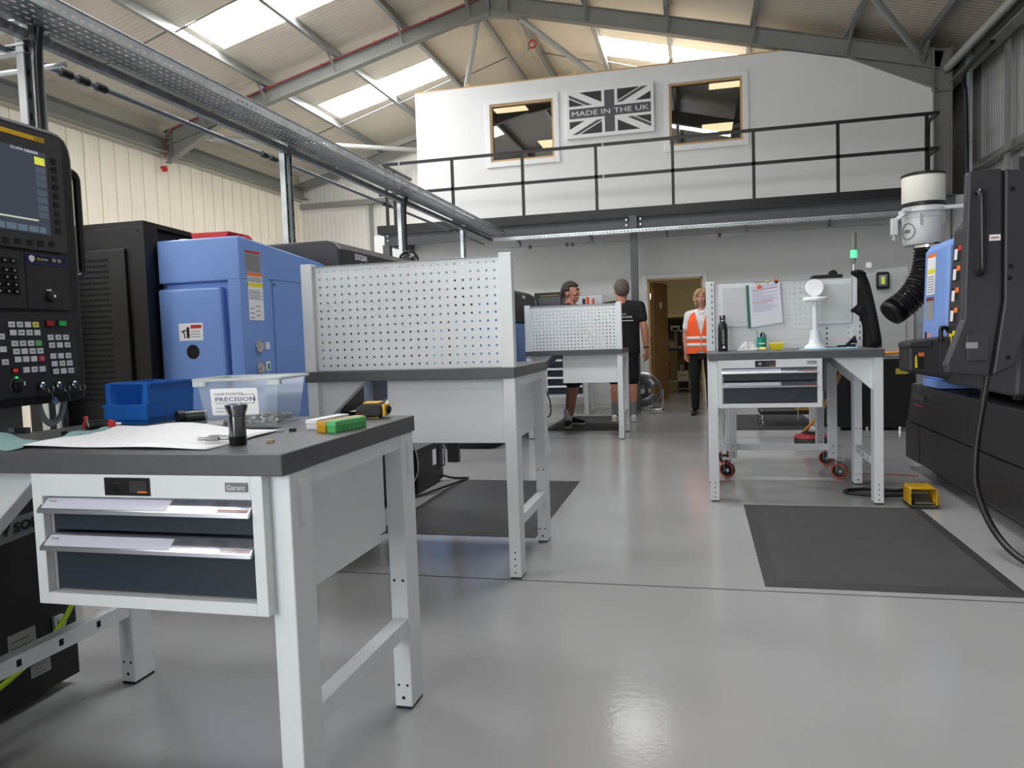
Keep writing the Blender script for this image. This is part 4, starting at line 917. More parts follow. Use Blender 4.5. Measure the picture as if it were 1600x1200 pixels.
sl(3.30, 3.335, 1.105, 1.14, M('white_label'), 'rotation_label', lb_); s2 = sl(3.297, 3.332, 1.0, 1.045, M('white_label'), 'level_label', lb_); sl(3.31, 3.325, 1.005, 1.035, M('green_print', (40, 110, 70), .5), 'level_mark', s2, .0006)
build('hood', MB().prism([(-2.93, 1.3), (-2.93, .75), (-1.97, .75), (-1.95, 1.45), (-1.96, 1.66), (-2.0, 1.70), (-2.05, 1.712), (-2.93, 1.712)], 'y', 3.97, 5.35), charcoal, lb_, bev=.02)
text('maker_lettering', 'DOOSAN', .034, (-1.9525, 4.14, 1.612), (0, 1, 0), (0, 0, 1), white_ink, lb_, xs=.8, ext=.0006, off=.001)
build('maker_stroke', MB().box(-1.95, -1.949, 4.215, 4.222, 1.565, 1.60), white_ink, lb_)
build('white_end', MB().box(-2.5, -1.99, 5.35, 5.62, 1.2, 1.69), M('white_machine_panel', (212, 213, 212), .4), lb_, bev=.03)
build('hood_bracket', MB().box(-2.3, -2.22, 4.7, 4.9, 1.712, 1.74), galv_light, lb_)
build('base', MB().prism([(-2.93, .06), (-2.05, .06), (-2.0, .62), (-2.93, .62)], 'y', FY + .02, 5.08), black, lb_, bev=.006)
build('base_seam', MB().box(-2.012, -1.998, FY + .3, 5.0, .40, .412), charcoal, lb_)
build('plinth', MB().box(-2.9, -2.15, FY + .1, 5.0, 0, .06), black_pl, lb_)
build('rear_frame', MB().box(-2.93, -2.5, FY + .85, 5.62, .62, 1.55), charcoal, lb_)
# electrical cabinet
ec = build('electrical_cabinet', MB().box(-3.22, -2.50, 3.05, 3.15, .3, 1.705).box(-3.22, -2.52, 3.15, 3.95, .3, 1.69), black, lb_, bev=.004)
build('cabinet_cap', MB().prism([(3.05, 1.705), (3.95, 1.66), (3.95, 1.69), (3.05, 1.725)], 'x', -3.22, -2.50), black, ec)
vd = build('vent_door', MB().box(-3.06, -2.60, 3.035, 3.05, .4, 1.60), M('vent_black', (27, 27, 30), .5), ec, bev=.004)
rnd = random.Random(5)
for r in range(26):
    z = 1.545 - r * .0265; x = -2.955; i = 0
    widths = [(.13, .14), (.06, .11, .09), (.10, .12, .05)][r % 3]
    for w_ in widths:
        build('louvre', MB().box(x, x + w_ - .008, 3.0335, 3.036, z, z + .011), deep, vd); x += w_
build('cabinet_bolt', MB().cyl((-2.535, 3.047, 1.68), (-2.535, 3.051, 1.68), .006, n=8), deep, ec)
# red scoop and cap on the blue cover
rs = thing('red_scoop', 'red plastic scoop lying on top of the blue lathe cover', 'scoop', (-2.25, 3.3, 1.625))
build('tray', MB().prism([(-2.36, 1.628), (-2.19, 1.628), (-2.165, 1.675), (-2.375, 1.678)], 'y', 3.22, 3.4), red, rs, bev=.004); build('handle', MB().box(-2.19, -2.11, 3.28, 3.33, 1.627, 1.655), red, rs, bev=.006)
tag(build('cream_puck', MB().lathe([(.04, 0), (.042, .004), (.042, .014), (.036, .018)], (-2.42, 3.25, 1.634), 24), M('cream_plastic', (222, 220, 206), .4), smooth=True), 'round cream cap on the blue lathe cover left of the red scoop', 'cap')
# coolant box at the far end of lathe B
cb_ = thing('coolant_pump_box', 'black metal box with a handle on the floor behind the middle workbench', 'box', (-2.2, 5.45, 0))
build('box', MB().box(-2.45, -2.0, 5.12, 5.69, .02, .33), black, cb_, bev=.004); build('skids', MB().box(-2.44, -2.02, 5.15, 5.66, 0, .02), black_pl, cb_)
build('white_label', MB().box(-2.0, -1.999, 5.45, 5.53, .16, .28), paper, cb_)
build('pull_handle', MB().tube(arc([(-2.0, 5.62, .29), (-1.96, 5.62, .29), (-1.96, 5.62, .13), (-2.0, 5.62, .13)], .02), .008, 8), chrome, cb_, smooth=True)
build('door_slot', MB().box(-2.0, -1.9985, 5.56, 5.6, .1, .3), deep, cb_)
tag(build('power_cable', MB().tube(spline([(-2.0, 5.64, .05), (-1.92, 5.72, .012), (-1.82, 5.74, .012), (-1.80, 5.62, .022), (-1.86, 5.3, .026), (-1.98, 5.0, .012), (-2.2, 4.85, .012), (-2.3, 4.8, .02)]), .009, 8), black_pl, smooth=True), 'black cable curling on the floor from the black box', 'cable')
tag(build('white_cable', MB().tube(spline([(-2.04, 5.05, .5), (-2.0, 5.09, .35), (-1.985, 5.1, .2), (-2.02, 5.09, .1), (-2.1, 5.07, .02)]), .005, 6), M('white_cable', (190, 190, 190), .4), smooth=True), 'thin white cable hanging beside the black metal box', 'cable')

# --- lathe D further down the row
ld = thing('lathe', 'far blue and charcoal lathe beyond the far workbench on the left', 'lathe', (-2.6, 8.6, 0))
build('hood', MB().prism([(-2.93, 1.28), (-1.97, 1.28), (-1.95, 1.45), (-1.97, 1.62), (-2.03, 1.66), (-2.93, 1.66)], 'y', 7.9, 9.3), charcoal, ld, bev=.02)
text('maker_lettering', 'DOOSAN', .034, (-1.952, 8.5, 1.57), (0, 1, 0), (0, 0, 1), white_ink, ld, xs=.8, ext=.0006)
build('body', MB().box(-2.93, -1.97, 7.5, 9.6, .62, 1.28), blue_m, ld, bev=.015); build('headstock_cover', MB().prism([(7.3, 1.28), (7.3, 1.6), (7.9, 1.58), (7.9, 1.28)], 'x', -2.6, -2.05), blue_m, ld, bev=.02)
build('end_cover', MB().box(-2.5, -2.0, 9.3, 9.55, 1.28, 1.6), M('white_machine_panel'), ld, bev=.03)
build('base', MB().box(-2.93, -2.0, 7.3, 9.6, .06, .62), black, ld); build('plinth', MB().box(-2.9, -2.1, 7.4, 9.5, 0, .06), black_pl, ld)
build('side_lock', MB().box(-1.97, -1.945, 8.75, 8.8, 1.30, 1.42), red, ld)
# small fan and dark monitor top seen over the middle board
ff = thing('clip_fan', 'small black round fan above the middle perforated board', 'fan', (-2.86, 7.3, 1.6))
c = (-2.83, 7.25, 1.93)
build('cage', MB().tube(ring_pts(c, .1, 24, 'y'), .012, 8, True).tube(ring_pts((c[0], c[1] - .02, c[2]), .06, 24, 'y'), .006, 6, True), black_pl, ff, smooth=True)
build('motor', MB().cyl((c[0], c[1] - .03, c[2]), (c[0], c[1] + .09, c[2]), .045, n=16), black_pl, ff, smooth=True)
for k in range(5):
    a = R(72 * k); build('blade', MB().quad((c[0] + .03 * math.cos(a), c[1] - .01, c[2] + .03 * math.sin(a)), (c[0] + .09 * math.cos(a), c[1] - .01, c[2] + .09 * math.sin(a)), (c[0] + .09 * math.cos(a + .8), c[1] + .02, c[2] + .09 * math.sin(a + .8)), (c[0] + .03 * math.cos(a + .8), c[1] + .02, c[2] + .03 * math.sin(a + .8))), black_pl, ff, solid=.002)
build('clamp', MB().box(c[0] - .08, c[0] - .02, c[1] + .06, c[1] + .14, c[2] - .03, c[2] + .03), black_pl, ff)
mn = thing('machine_screen', 'black screen casing behind the top of the middle perforated board', 'screen', (-2.3, 6.6, 0))
build('casing', MB().box(-2.45, -1.95, 6.5, 6.62, 1.35, 1.69), black, mn, bev=.012); build('yellow_strip', MB().box(-2.28, -2.2, 6.497, 6.5, 1.655, 1.668), yellow, mn); build('stand', MB().box(-2.25, -2.15, 6.53, 6.6, 0, 1.35), black_pl, mn)

# ================================================================ OVERHEAD CABLE TRAY SYSTEM
ot = thing('overhead_cable_tray', 'galvanised perforated cable tray running overhead along the left machines', 'cable tray', (-2.84, 6.5, 2.6))
Y0, Y1 = .8, 10.95
us = edges(0, Y1 - Y0, 200, .026, .04)
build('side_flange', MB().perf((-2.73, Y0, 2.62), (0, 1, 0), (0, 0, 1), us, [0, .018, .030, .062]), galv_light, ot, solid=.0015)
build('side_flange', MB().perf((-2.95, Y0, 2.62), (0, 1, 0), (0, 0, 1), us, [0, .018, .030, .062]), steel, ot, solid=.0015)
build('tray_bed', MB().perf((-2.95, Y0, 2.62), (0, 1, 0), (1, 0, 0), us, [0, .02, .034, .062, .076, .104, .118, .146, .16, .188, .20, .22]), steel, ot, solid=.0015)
build('rolled_edge', MB().cyl((-2.73, Y0, 2.684), (-2.73, Y1, 2.684), .006, n=6), galv_light, ot)
us2 = edges(0, Y1 - Y0, 130, .04, .05)
C_ = [(-.0205, -.0205), (.0205, -.0205), (.0205, .0205), (.012, .0205), (.012, .018), (.018, .018), (.018, -.018), (-.018, -.018), (-.018, .018), (-.012, .018), (-.012, .0205), (-.0205, .0205)]
build('strut_channel', MB().sweep(C_, (-2.955, Y0, 2.575), (-2.955, Y1, 2.575)), steel, ot)
pp_ = thing('compressed_air_pipe', 'dark blue compressed air pipe with black fittings under the overhead tray', 'pipe', (-3.05, 6, 2.5))
build('pipe', MB().cyl((-3.06, Y0, 2.52), (-3.06, 10.9, 2.52), .014, n=10), M('slate_blue_pipe', (112, 120, 128), .4), pp_, smooth=True)
for y in (3.22, 3.33, 3.45, 5.02, 5.14, 7.2, 7.32, 9.3): build('fitting', MB().cyl((-3.06, y, 2.52), (-3.06, y + .06, 2.52), .022, n=12), black_pl, pp_, smooth=True)
for y, lb in ((2.97, 'nearest galvanised strut post carrying the cable tray beside the control pendant'), (5.22, 'second galvanised strut post rising behind the blue lathe'), (7.5, 'third galvanised strut post behind the middle perforated board'), (9.65, 'farthest galvanised strut post under the overhead tray')):
    ps = thing('strut_post', lb, 'post', (-3.0, y, 0), 'strut posts of the overhead tray')
    for dy in (-.035, .035):
        cst = build('channel', MB().sweep(C_, (-2.99, y + dy, 0), (-2.99, y + dy, 2.6), (1, 0, 0)), galv_light, ps)
        if y < 6:
            for k in range(10): build('slot', MB().box(-2.9695, -2.9685, y + dy - .006, y + dy + .006, 1.6 + k * .1, 1.63 + k * .1), deep, cst)
    build('head_plate', MB().box(-3.01, -2.93, y - .06, y + .06, 2.55, 2.62), steel, ps)
    build('base_plate', MB().box(-3.05, -2.92, y - .08, y + .08, 0, .008), steel, ps)
for y, lb in ((2.97, 'thick black cable dropping down the nearest strut post'), (7.5, 'black cable dropping down the third strut post')):
    tag(build('drop_cable', MB().tube(spline([(-2.86, y - .25, 2.66), (-2.86, y - .1, 2.72), (-2.9, y - .02, 2.66), (-2.945, y, 2.5), (-2.95, y, 2.2), (-2.95, y, 1.75)]), .017, 10), black_pl, smooth=True), lb, 'cable')
br = thing('branch_channel', 'galvanised slotted channels branching left from the overhead tray', 'channel', (-4.2, 2.9, 2.6))
for z, yy in ((2.63, 2.93), (2.52, 2.93)): build('channel', MB().sweep(C_, (-2.96, yy, z), (-6.2, yy, z), (0, -1, 0)), galv_light, br)
build('conduit', MB().cyl((-2.9, 3.08, 2.49), (-6.2, 3.08, 2.49), .013, n=8), galv_light, br)

# fire alarm cable along the left rafter with call point
fa_ = thing('alarm_cable', 'red fire alarm cable clipped along the left rafter', 'cable', (-6, PY - .1, 5.8))
pts = [(x, PY - .085, zu(x) + .235) for x in [-9.2 + i * .5 for i in range(13)]]
build('cable', MB().tube([(-9.36, PY - .11, 4.62), (-9.36, PY - .1, 4.95)] + pts, .013, 6), M('red_cable', (150, 52, 58), .5), fa_)
for p in pts[2::2]: build('clip', MB().box(p[0], p[0] + .06, p[1] - .015, p[1] + .01, p[2] - .01, p[2] + .03), M('red_cable'), fa_)
so = thing('alarm_sounder', 'small red fire alarm sounder below the left haunch', 'alarm', (-9.38, PY - .1, 4.3))
build('body', MB().lathe([(.035, 0), (.055, .03), (.05, .07), (.02, .09)], (-9.38, PY - .12, 4.36), 16), red, so, smooth=True); build('bracket', MB().box(-9.46, -9.35, PY - .13, PY - .1, 4.42, 4.46), red, so)
s2_ = thing('alarm_beacon', 'red and white alarm beacon hanging under the roof apex', 'alarm', (-2.55, 12.5, 5.8))
build('ring', MB().tube(ring_pts((-2.55, 12.5, 5.93), .06, 16, 'y'), .014, 6, True), red, s2_, smooth=True); build('body', MB().ball((-2.63, 12.5, 5.88), .045), M('grey_body', (150, 150, 150), .4), s2_, smooth=True); build('stem', MB().cyl((-2.6, 12.5, 5.93), (-2.72, 12.4, 6.3), .008, n=6), frame_grey, s2_)
# ================================================================ RIGHT WORKBENCH THINGS (top at .975)
T4 = .975
# bottle
bo_ = thing('drink_bottle', 'matt black metal drink bottle on the right workbench', 'bottle', (.17, 5.5, T4))
build('body', MB().lathe([(.030, 0), (.033, .004), (.033, .16), (.030, .185), (.019, .205), (.018, .215)], (.17, 5.5, T4), 28), M('matt_black_bottle', (34, 34, 36), .45), bo_, smooth=True)
build('cap', MB().lathe([(.019, .215), (.0205, .217), (.0205, .248), (.019, .252)], (.17, 5.5, T4), 24), dark_steel, bo_, smooth=True)
build('steel_ring', MB().lathe([(.0195, .212), (.0205, .213), (.0205, .219), (.0195, .22)], (.17, 5.5, T4), 24), chrome, bo_, smooth=True)

for k in range(8): build('bottle_mark', MB().box(.165, .18, 5.4655, 5.4668, T4 + .053 + k * .0125, T4 + .0575 + k * .0125 + (.002 if k % 3 else 0)), M('faded_white_print', (176, 176, 178), .6), bo_)
build('bottle_mark', MB().prism([(.163, T4 + .022), (.187, T4 + .022), (.175, T4 + .045)], 'y', 5.4648, 5.4662), white_ink, bo_)
# plastic bag of small parts
bgm = M('clear_bag_film', (216, 218, 222), .25, alpha=.55)
rnd = random.Random(11); mb = MB(); n1, n2 = 12, 8
for j in range(n2 + 1):
    for i in range(n1 + 1):
        u, v = i / n1, j / n2; e = min(u, 1 - u, v, 1 - v) * 4
        mb.v.append((.27 + .135 * u + rnd.uniform(-.004, .004), 5.42 + .11 * v, T4 + .004 + min(1, e) * (.045 + rnd.uniform(-.018, .02))))
mb.f = [[j * (n1 + 1) + i, j * (n1 + 1) + i + 1, (j + 1) * (n1 + 1) + i + 1, (j + 1) * (n1 + 1) + i] for j in range(n2) for i in range(n1)]
tag(build('plastic_bag', mb, bgm, solid=.001), 'crumpled clear plastic bag beside the black bottle', 'bag')
# pen pot
pt_ = thing('pen_pot', 'teal pen pot with black pens on the right workbench', 'pot', (.425, 5.47, T4))
teal = M('teal_plastic', (30, 150, 130), .4)
build('pot', MB().lathe([(.0, .003), (.031, 0), (.033, .003), (.033, .092), (.030, .092), (.029, .006), (.0, .006)], (.425, 5.47, T4), 24), teal, pt_, smooth=True)
build('pot_band', MB().box(.405, .445, 5.4362, 5.4372, T4 + .044, T4 + .052), white_ink, pt_)
tag(build('foam_earplug', MB().capsule((.44, 5.40, T4 + .013), (.41, 5.405, T4 + .013), .012, .01), M('pale_yellow_foam', (226, 212, 120), .7), smooth=True), 'pale yellow foam plug in front of the pen pot', 'earplug')
for k, (dx, dy, tx, m) in enumerate(((-.012, 0, -.03, chrome), (-.002, .008, .004, black_pl), (.01, -.004, .018, black_pl), (.004, -.012, -.006, black_pl), (.015, .008, .03, dark_steel))):
    tag(build('pen', MB().cyl((.425 + dx, 5.47 + dy, T4 + .008), (.425 + tx, 5.47 + dy * .5, T4 + .135 - .006 * k), .0042, n=8), m, smooth=True), ('thin silver pen leaning left in the teal pot', 'upright black pen in the middle of the teal pot', 'black pen leaning right in the teal pot', 'shorter black pen at the front of the teal pot', 'dark steel scriber leaning far right in the teal pot')[k], 'pen', 'pens in the teal pot')
# yellow parts tray
yt = thing('parts_tray', 'small yellow plastic tray beside the pen pot', 'tray', (.53, 5.46, T4))
yp = M('lemon_plastic', (232, 214, 28), .4)
mb = MB(); a = (.488, .552, 5.43, 5.49); b = (.474, .566, 5.415, 5.505)
mb.add([(a[0], a[2], T4 + .002), (a[1], a[2], T4 + .002), (a[1], a[3], T4 + .002), (a[0], a[3], T4 + .002), (b[0], b[2], T4 + .046), (b[1], b[2], T4 + .046), (b[1], b[3], T4 + .046), (b[0], b[3], T4 + .046)], [(0, 1, 2, 3), (0, 1, 5, 4), (1, 2, 6, 5), (2, 3, 7, 6), (3, 0, 4, 7)])
build('tray', mb, yp, yt, solid=.003); build('rim', MB().tube([(b[0], b[2], T4 + .046), (b[1], b[2], T4 + .046), (b[1], b[3], T4 + .046), (b[0], b[3], T4 + .046)], .004, 6, True), yp, yt)
# documents in a sleeve held by magnets
ds = thing('document_sleeve', 'paper in a clear sleeve with green edge hung on the right perforated board', 'document', (.46, 5.69, 1.13))
dq = [(.372, 1.135), (.588, 1.165), (.57, 1.462), (.358, 1.437)]
build('paper', MB().prism(dq, 'y', 5.688, 5.69), M('sleeve_paper', (226, 228, 240), .35), ds); build('green_spine', MB().prism([(.352, 1.128), (.373, 1.131), (.36, 1.438), (.34, 1.436)], 'y', 5.687, 5.6915), M('green_spine', (40, 110, 80), .4), ds)
def dp(u, v): return (.362 + .212 * u + .014 * (1 - v), 1.137 + .026 * u + .30 * v)
rnd = random.Random(2)
for k in range(15):
    v = .93 - k * .042; u0 = .08; u1 = rnd.uniform(.4, .92) if k % 4 else .9
    mm = (red_ink if k in (2, 9) else orange_ink if k == 12 else print_ink)
    build('text_line', MB().prism([dp(u0, v), dp(u1, v), dp(u1, v + .013), dp(u0, v + .013)], 'y', 5.6872, 5.688), mm if k in (2, 9) else M('pale_lilac_print', (168, 168, 190), .7), ds)
for x, z, m, lb in ((.432, 1.423, orange, 'round orange magnet holding the document sleeve'), (.548, 1.458, orange, 'orange magnet above the right corner of the document sleeve'), (.487, 1.457, M('lime_magnet', (206, 220, 60), .4), 'lime magnet above the document sleeve')):
    mg = thing('magnet', lb, 'magnet', (x, 5.685, z - .016)); yb = 5.682 if z < 1.44 else 5.69
    build('disc', MB().cyl((x, yb + .008, z), (x, yb - .002, z), .0155 if m is orange else .012, n=20), m, mg); build('mark', MB().bar((x - .006, yb - .0025, z - .008), (x + .006, yb - .0025, z + .008), .001, .005, (0, -1, 0)), white_ink, mg)
# magnifier lamp
lw = M('white_lamp_plastic', (236, 238, 242), .3)
lp = thing('magnifier_lamp', 'white table magnifier lamp with raised round lid', 'lamp', (.77, 5.45, T4))
build('base', MB().lathe([(.072, .006), (.072, .012), (.066, .02), (.045, .04), (.034, .08), (.028, .13), (.028, .132)], (.77, 5.45, T4), 28), lw, lp, smooth=True)
build('stem', MB().cyl((.77, 5.45, T4 + .132), (.77, 5.45, T4 + .315), .0185, .017, 20), lw, lp, smooth=True)
build('lens_ring', MB().lathe([(.0, .318), (.070, .320), (.078, .326), (.078, .340), (.070, .348), (.058, .346), (.0, .342)], (.77, 5.44, T4), 32), lw, lp, smooth=True)
lid = MB().lathe([(0, -.006), (.056, -.006), (.06, 0), (.056, .006), (0, .006)], (0, 0, 0), 28)
lid.xf(Matrix.Translation((.775, 5.50, T4 + .415)) @ Matrix.Rotation(R(76), 4, 'X')); build('lens_lid', lid, lw, lp, smooth=True)
build('hinge', MB().box(.758, .79, 5.49, 5.51, T4 + .34, T4 + .362), lw, lp)
sheet('blue_wipe', 'pale blue paper wipe under the magnifier lamp', [(.64, 5.30), (1.03, 5.33), (1.06, 5.52), (.69, 5.52)], M('blue_wipe', (150, 200, 226), .8, bump=(200, .5)), 14, 8, .006, 6, 'wipe', z=T4, thick=.001)
ca = thing('caliper', 'black digital caliper lying on the blue wipe', 'caliper', (.93, 5.42, T4 + .01))
build('beam', MB().box(.83, 1.0, 5.40, 5.415, T4 + .009, T4 + .013), dark_steel, ca); build('slider', MB().box(.90, .955, 5.39, 5.425, T4 + .008, T4 + .022), black_pl, ca, bev=.002); build('jaw', MB().prism([(.835, 5.39), (.86, 5.40), (.86, 5.43), (.83, 5.45)], 'z', T4 + .008, T4 + .013), dark_steel, ca)
gg = thing('dial_gauge', 'black hand tool standing at the back of the right workbench by the jacket', 'tool', (1.0, 5.5, T4))
build('arm', MB().bar((.97, 5.50, T4 + .012), (1.025, 5.52, T4 + .065), .022, .018), black_pl, gg, bev=.003); build('grip', MB().bar((.955, 5.49, T4 + .012), (1.03, 5.5, T4 + .016), .02, .02), black_pl, gg, bev=.003); build('wing', MB().prism([(1.0, T4 + .03), (1.045, T4 + .03), (1.03, T4 + .085), (1.015, T4 + .07)], 'y', 5.505, 5.515), black_pl, gg)
# magazine under the bag area
tag(build('wire_strip', MB().perf((.40, 5.34, T4 + .004), (1, 0, 0), (0, 1, 0), edges(0, .24, 12, .013, .014), edges(0, .05, 2, .014, .013)), alu, solid=.001), 'perforated metal strip lying at the front of the right workbench', 'strip')
# black device on top of the board
bd_ = thing('black_case', 'black instrument case with a round clamp behind the right perforated board', 'case', (.9, 5.8, 1.46))
build('case', MB().box(.80, 1.0, 5.76, 5.9, 1.44, 1.49), black_pl, bd_, bev=.006); build('knob', MB().cyl((.94, 5.78, 1.495), (.94, 5.84, 1.495), .028, n=18), black_pl, bd_, smooth=True); build('stand', MB().box(.88, .92, 5.80, 5.84, .93, 1.44), black_pl, bd_)
# jacket hanging on the right upright
jm_ = M('black_fabric', (22, 22, 24), .9, bump=(500, .4))
jk = thing('jacket', 'black jacket hanging over the right end of the perforated board', 'jacket', (1.15, 5.72, 1.0))
mb = MB(); nz = 26; nu = 28
for j in range(nz + 1):
    t = j / nz; z = 1.492 - .525 * t
    xl = (1.05 if t < .06 else 1.078) - .045 * max(0, 1 - abs(t - .5) / .07) + .04 * min(1, max(0, (t - .5) / .25))
    xr = 1.125 + .112 * min(1, t * 1.1) ** .6
    for i in range(nu):
        a = 2 * math.pi * i / nu; cx = (xl + xr) / 2; rx = (xr - xl) / 2 * (1 if j else .8)
        ca_, sa_ = math.cos(a), math.sin(a); ca_ = math.copysign(abs(ca_) ** .7, ca_)
        fold = .011 * math.sin(ca_ * 9 + 2.2 * t) * (.3 + t)
        mb.v.append((cx + rx * ca_, 5.715 + (.026 + .012 * t) * sa_ + (fold if sa_ < 0 else 0), z + .006 * math.sin(5 * a) * (1 if j == nz else 0)))
mb.f = [[j * nu + i, j * nu + (i + 1) % nu, (j + 1) * nu + (i + 1) % nu, (j + 1) * nu + i] for j in range(nz) for i in range(nu)] + [list(range(nu)), list(range(nz * nu, nz * nu + nu))]
build('jacket_body', mb, jm_, jk, smooth=2)
build('sleeve', MB().tube(spline([(1.10, 5.695, 1.44), (1.14, 5.685, 1.33), (1.17, 5.68, 1.2), (1.185, 5.68, 1.08), (1.19, 5.68, 1.0)]), [.02, .024, .026, .028, .03] + [.03] * 28, 10), jm_, jk, smooth=2)
build('collar', MB().tube(spline([(1.04, 5.68, 1.487), (1.08, 5.66, 1.495), (1.12, 5.68, 1.48), (1.13, 5.73, 1.47)]), .014, 8), jm_, jk, smooth=2)
build('zip_pull', MB().box(1.128, 1.134, 5.63, 5.634, 1.085, 1.1), chrome, jk)

# ---------------------------------------------------------------- trolley on casters behind the right bench
tr_ = thing('wheeled_bench', 'white bench frame on orange rimmed casters behind the right workbench', 'wheeled bench', (.6, 6.25, 0))
build('tabletop', MB().box(.14, 1.06, 5.93, 6.66, .90, .945), bench_top, tr_)
org_m = M('orange_tyre', (206, 74, 38), .5)
for x in (.245, .955):
    for y in (5.98, 6.57):
        build('leg', MB().box(x - .028, x + .028, y - .045, y + .045, .15, .90), M('pale_grey_powder_coat', (196, 199, 202), .4), tr_)
        wx = x - .045 if x < .5 else x + .04; wy = y - .06
        cs = build('caster_fork', MB().box(wx - .035, wx + .035, wy - .04, wy + .06, .143, .15).prism([(wy - .02, .145), (wy + .04, .145), (wy + .012, .05), (wy - .012, .05)], 'x', wx - .026, wx - .022).prism([(wy - .02, .145), (wy + .04, .145), (wy + .012, .05), (wy - .012, .05)], 'x', wx + .022, wx + .026), galv_light, tr_)
        W_ = MB().lathe([(.02, -.016), (.05, -.016), (.058, -.012), (.058, .012), (.05, .016), (.02, .016)], (0, 0, 0), 28, 'x').xf(Matrix.Translation((wx, wy, .0625)) @ Matrix.Rotation(R(62 if x < .5 else 70), 4, 'Z'))
        build('wheel', W_, black_pl, cs, smooth=True)
        O_ = MB().tube(ring_pts((-.0145, 0, 0), .0515, 28, 'x'), .0048, 8, True).tube(ring_pts((.0145, 0, 0), .0515, 28, 'x'), .0048, 8, True).xf(Matrix.Translation((wx, wy, .0625)) @ Matrix.Rotation(R(62 if x < .5 else 70), 4, 'Z'))
        O_.v = [(p[0], p[1], max(p[2], .0005)) for p in O_.v]
        build('tyre', O_, org_m, cs, smooth=True)
        build('hub', MB().cyl((wx, wy - .035, .0625), (wx, wy + .035, .0625), .012, n=12), galv_light, cs)
        hx = x
        for k in range(4): build('bolt', MB().cyl((hx, y - .047, .165 + k * .026), (hx, y - .044, .165 + k * .026), .005, n=8), deep if k % 2 else galv_light, tr_)
for y in (5.99,): build('crossbar', MB().box(.273, .927, y - .02, y + .02, .205, .25), M('pale_grey_powder_coat'), tr_)
build('bolt_strap', MB().box(.165, .195, 5.93, 5.99, .18, .30).cyl((.18, 5.95, .3), (.18, 5.95, .52), .006, n=8), galv_light, tr_)
# round red and black base standing on the floor
rd = thing('floor_polisher_head', 'round red and black disc standing on the floor behind the wheeled bench', 'disc', (1.03, 7.6, 0))
build('black_skirt', MB().lathe([(.145, 0), (.155, .01), (.155, .07), (.148, .08)], (1.03, 7.6, 0), 32), M('black_skirt', (34, 32, 33), .5), rd, smooth=True)
build('red_top', MB().lathe([(.152, .08), (.156, .084), (.15, .1), (.09, .118)], (1.03, 7.6, 0), 32), M('dark_red_plastic', (150, 44, 52), .45), rd, smooth=True)
build('black_hub', MB().lathe([(.085, .118), (.085, .13), (.07, .138)], (1.03, 7.6, 0), 24), black_pl, rd, smooth=True); build('white_block', MB().box(1.0, 1.065, 7.57, 7.63, .138, .178), M('pale_block', (206, 206, 204), .5), rd, bev=.004)
tag(build('grey_column', MB().box(1.08, 1.20, 8.0, 8.12, 0, .85), M('mid_grey_paint', (160, 162, 165), .45), bev=.004), 'grey square column standing behind the red and black disc', 'column')
# far trolley with shelf
ft_ = thing('tool_trolley', 'chrome framed trolley with black shelf and small wheels far behind the right bench', 'trolley', (1.05, 9.15, 0))
for x in (.70, 1.30):
    for y in (9.0, 9.4):
        build('leg', MB().cyl((x, y, .09), (x, y, .8), .014, n=10), chrome, ft_, smooth=True)
        cs = build('caster', MB().cyl((x - .012, y, .042), (x + .012, y, .042), .042, n=18), M('grey_caster', (120, 122, 120), .5), ft_, smooth=True); build('caster_fork', MB().box(x - .018, x + .018, y - .012, y + .012, .045, .1), black_pl, cs)
build('shelf', MB().box(.68, 1.32, 8.98, 9.42, .15, .19), black_pl, ft_); build('shelf_top', MB().box(.68, 1.32, 8.98, 9.42, .78, .8), black_pl, ft_); build('shelf_rail', MB().box(.68, 1.32, 8.975, 8.985, .22, .24), black_pl, ft_)
build('hanger', MB().cyl((1.08, 8.97, .1), (1.08, 8.97, .3), .008, n=8), alu, ft_)
tag(build('yellow_case', MB().box(1.06, 1.27, 9.05, 9.3, .19, .33), M('ochre_case', (196, 150, 40), .5), bev=.006), 'ochre yellow case on the shelf of the far trolley', 'case')

# ---------------------------------------------------------------- cables and pedal on the floor
tag(build('cable_coil', MB().tube(spline([(1.5, 5.72, .012), (1.3, 5.47, .012), (1.1, 5.5, .012), (.97, 5.46, .012), (.95, 5.38, .012), (1.1, 5.31, .012), (1.3, 5.29, .02), (1.42, 5.3, .03)]), .012, 8), black_pl, smooth=True), 'black cable loop on the floor under the right workbench', 'cable')
tag(build('extension_cable', MB().tube([(1.1, 6.16, .004), (1.3, 6.12, .004), (1.56, 6.06, .004)], .0035, 6), M('red_cord', (160, 40, 60), .5), smooth=True), 'thin red cord on the floor near the foot pedal', 'cord')
fp = thing('foot_pedal', 'yellow guarded foot pedal on the floor beside the right lathe', 'foot pedal', (1.3, 5.05, 0))
yg = M('pedal_yellow', (214, 168, 22), .4, var=(14, .12))
px0, px1, py0, py1 = 1.235, 1.385, 4.975, 5.14
build('base', MB().box(px0, px1, py0, py1 + .03, 0.012, .022), M('dirty_grey_steel', (98, 98, 84), .5, .4), fp)
build('guard', MB().prism([(px0, .012), (px0, .118), (px0 + .012, .128), (px1 - .012, .128), (px1, .118), (px1, .012), (px1 - .006, .012), (px1 - .006, .117), (px1 - .014, .122), (px0 + .014, .122), (px0 + .006, .117), (px0 + .006, .012)], 'y', py0, py1), yg, fp)
build('guard_back', MB().box(px0, px1, py1 - .006, py1, .022, .122), yg, fp); build('switch_body', MB().box(px1 - .01, px1 + .025, py0 + .05, py1, .012, .075), yg, fp, bev=.003)
build('treadle', MB().prism([(py0 + .015, .028), (py0 + .02, .038), (py1 - .02, .075), (py1 - .02, .06)], 'x', px0 + .03, px1 - .02), M('worn_steel', (130, 130, 122), .4, .7), fp)
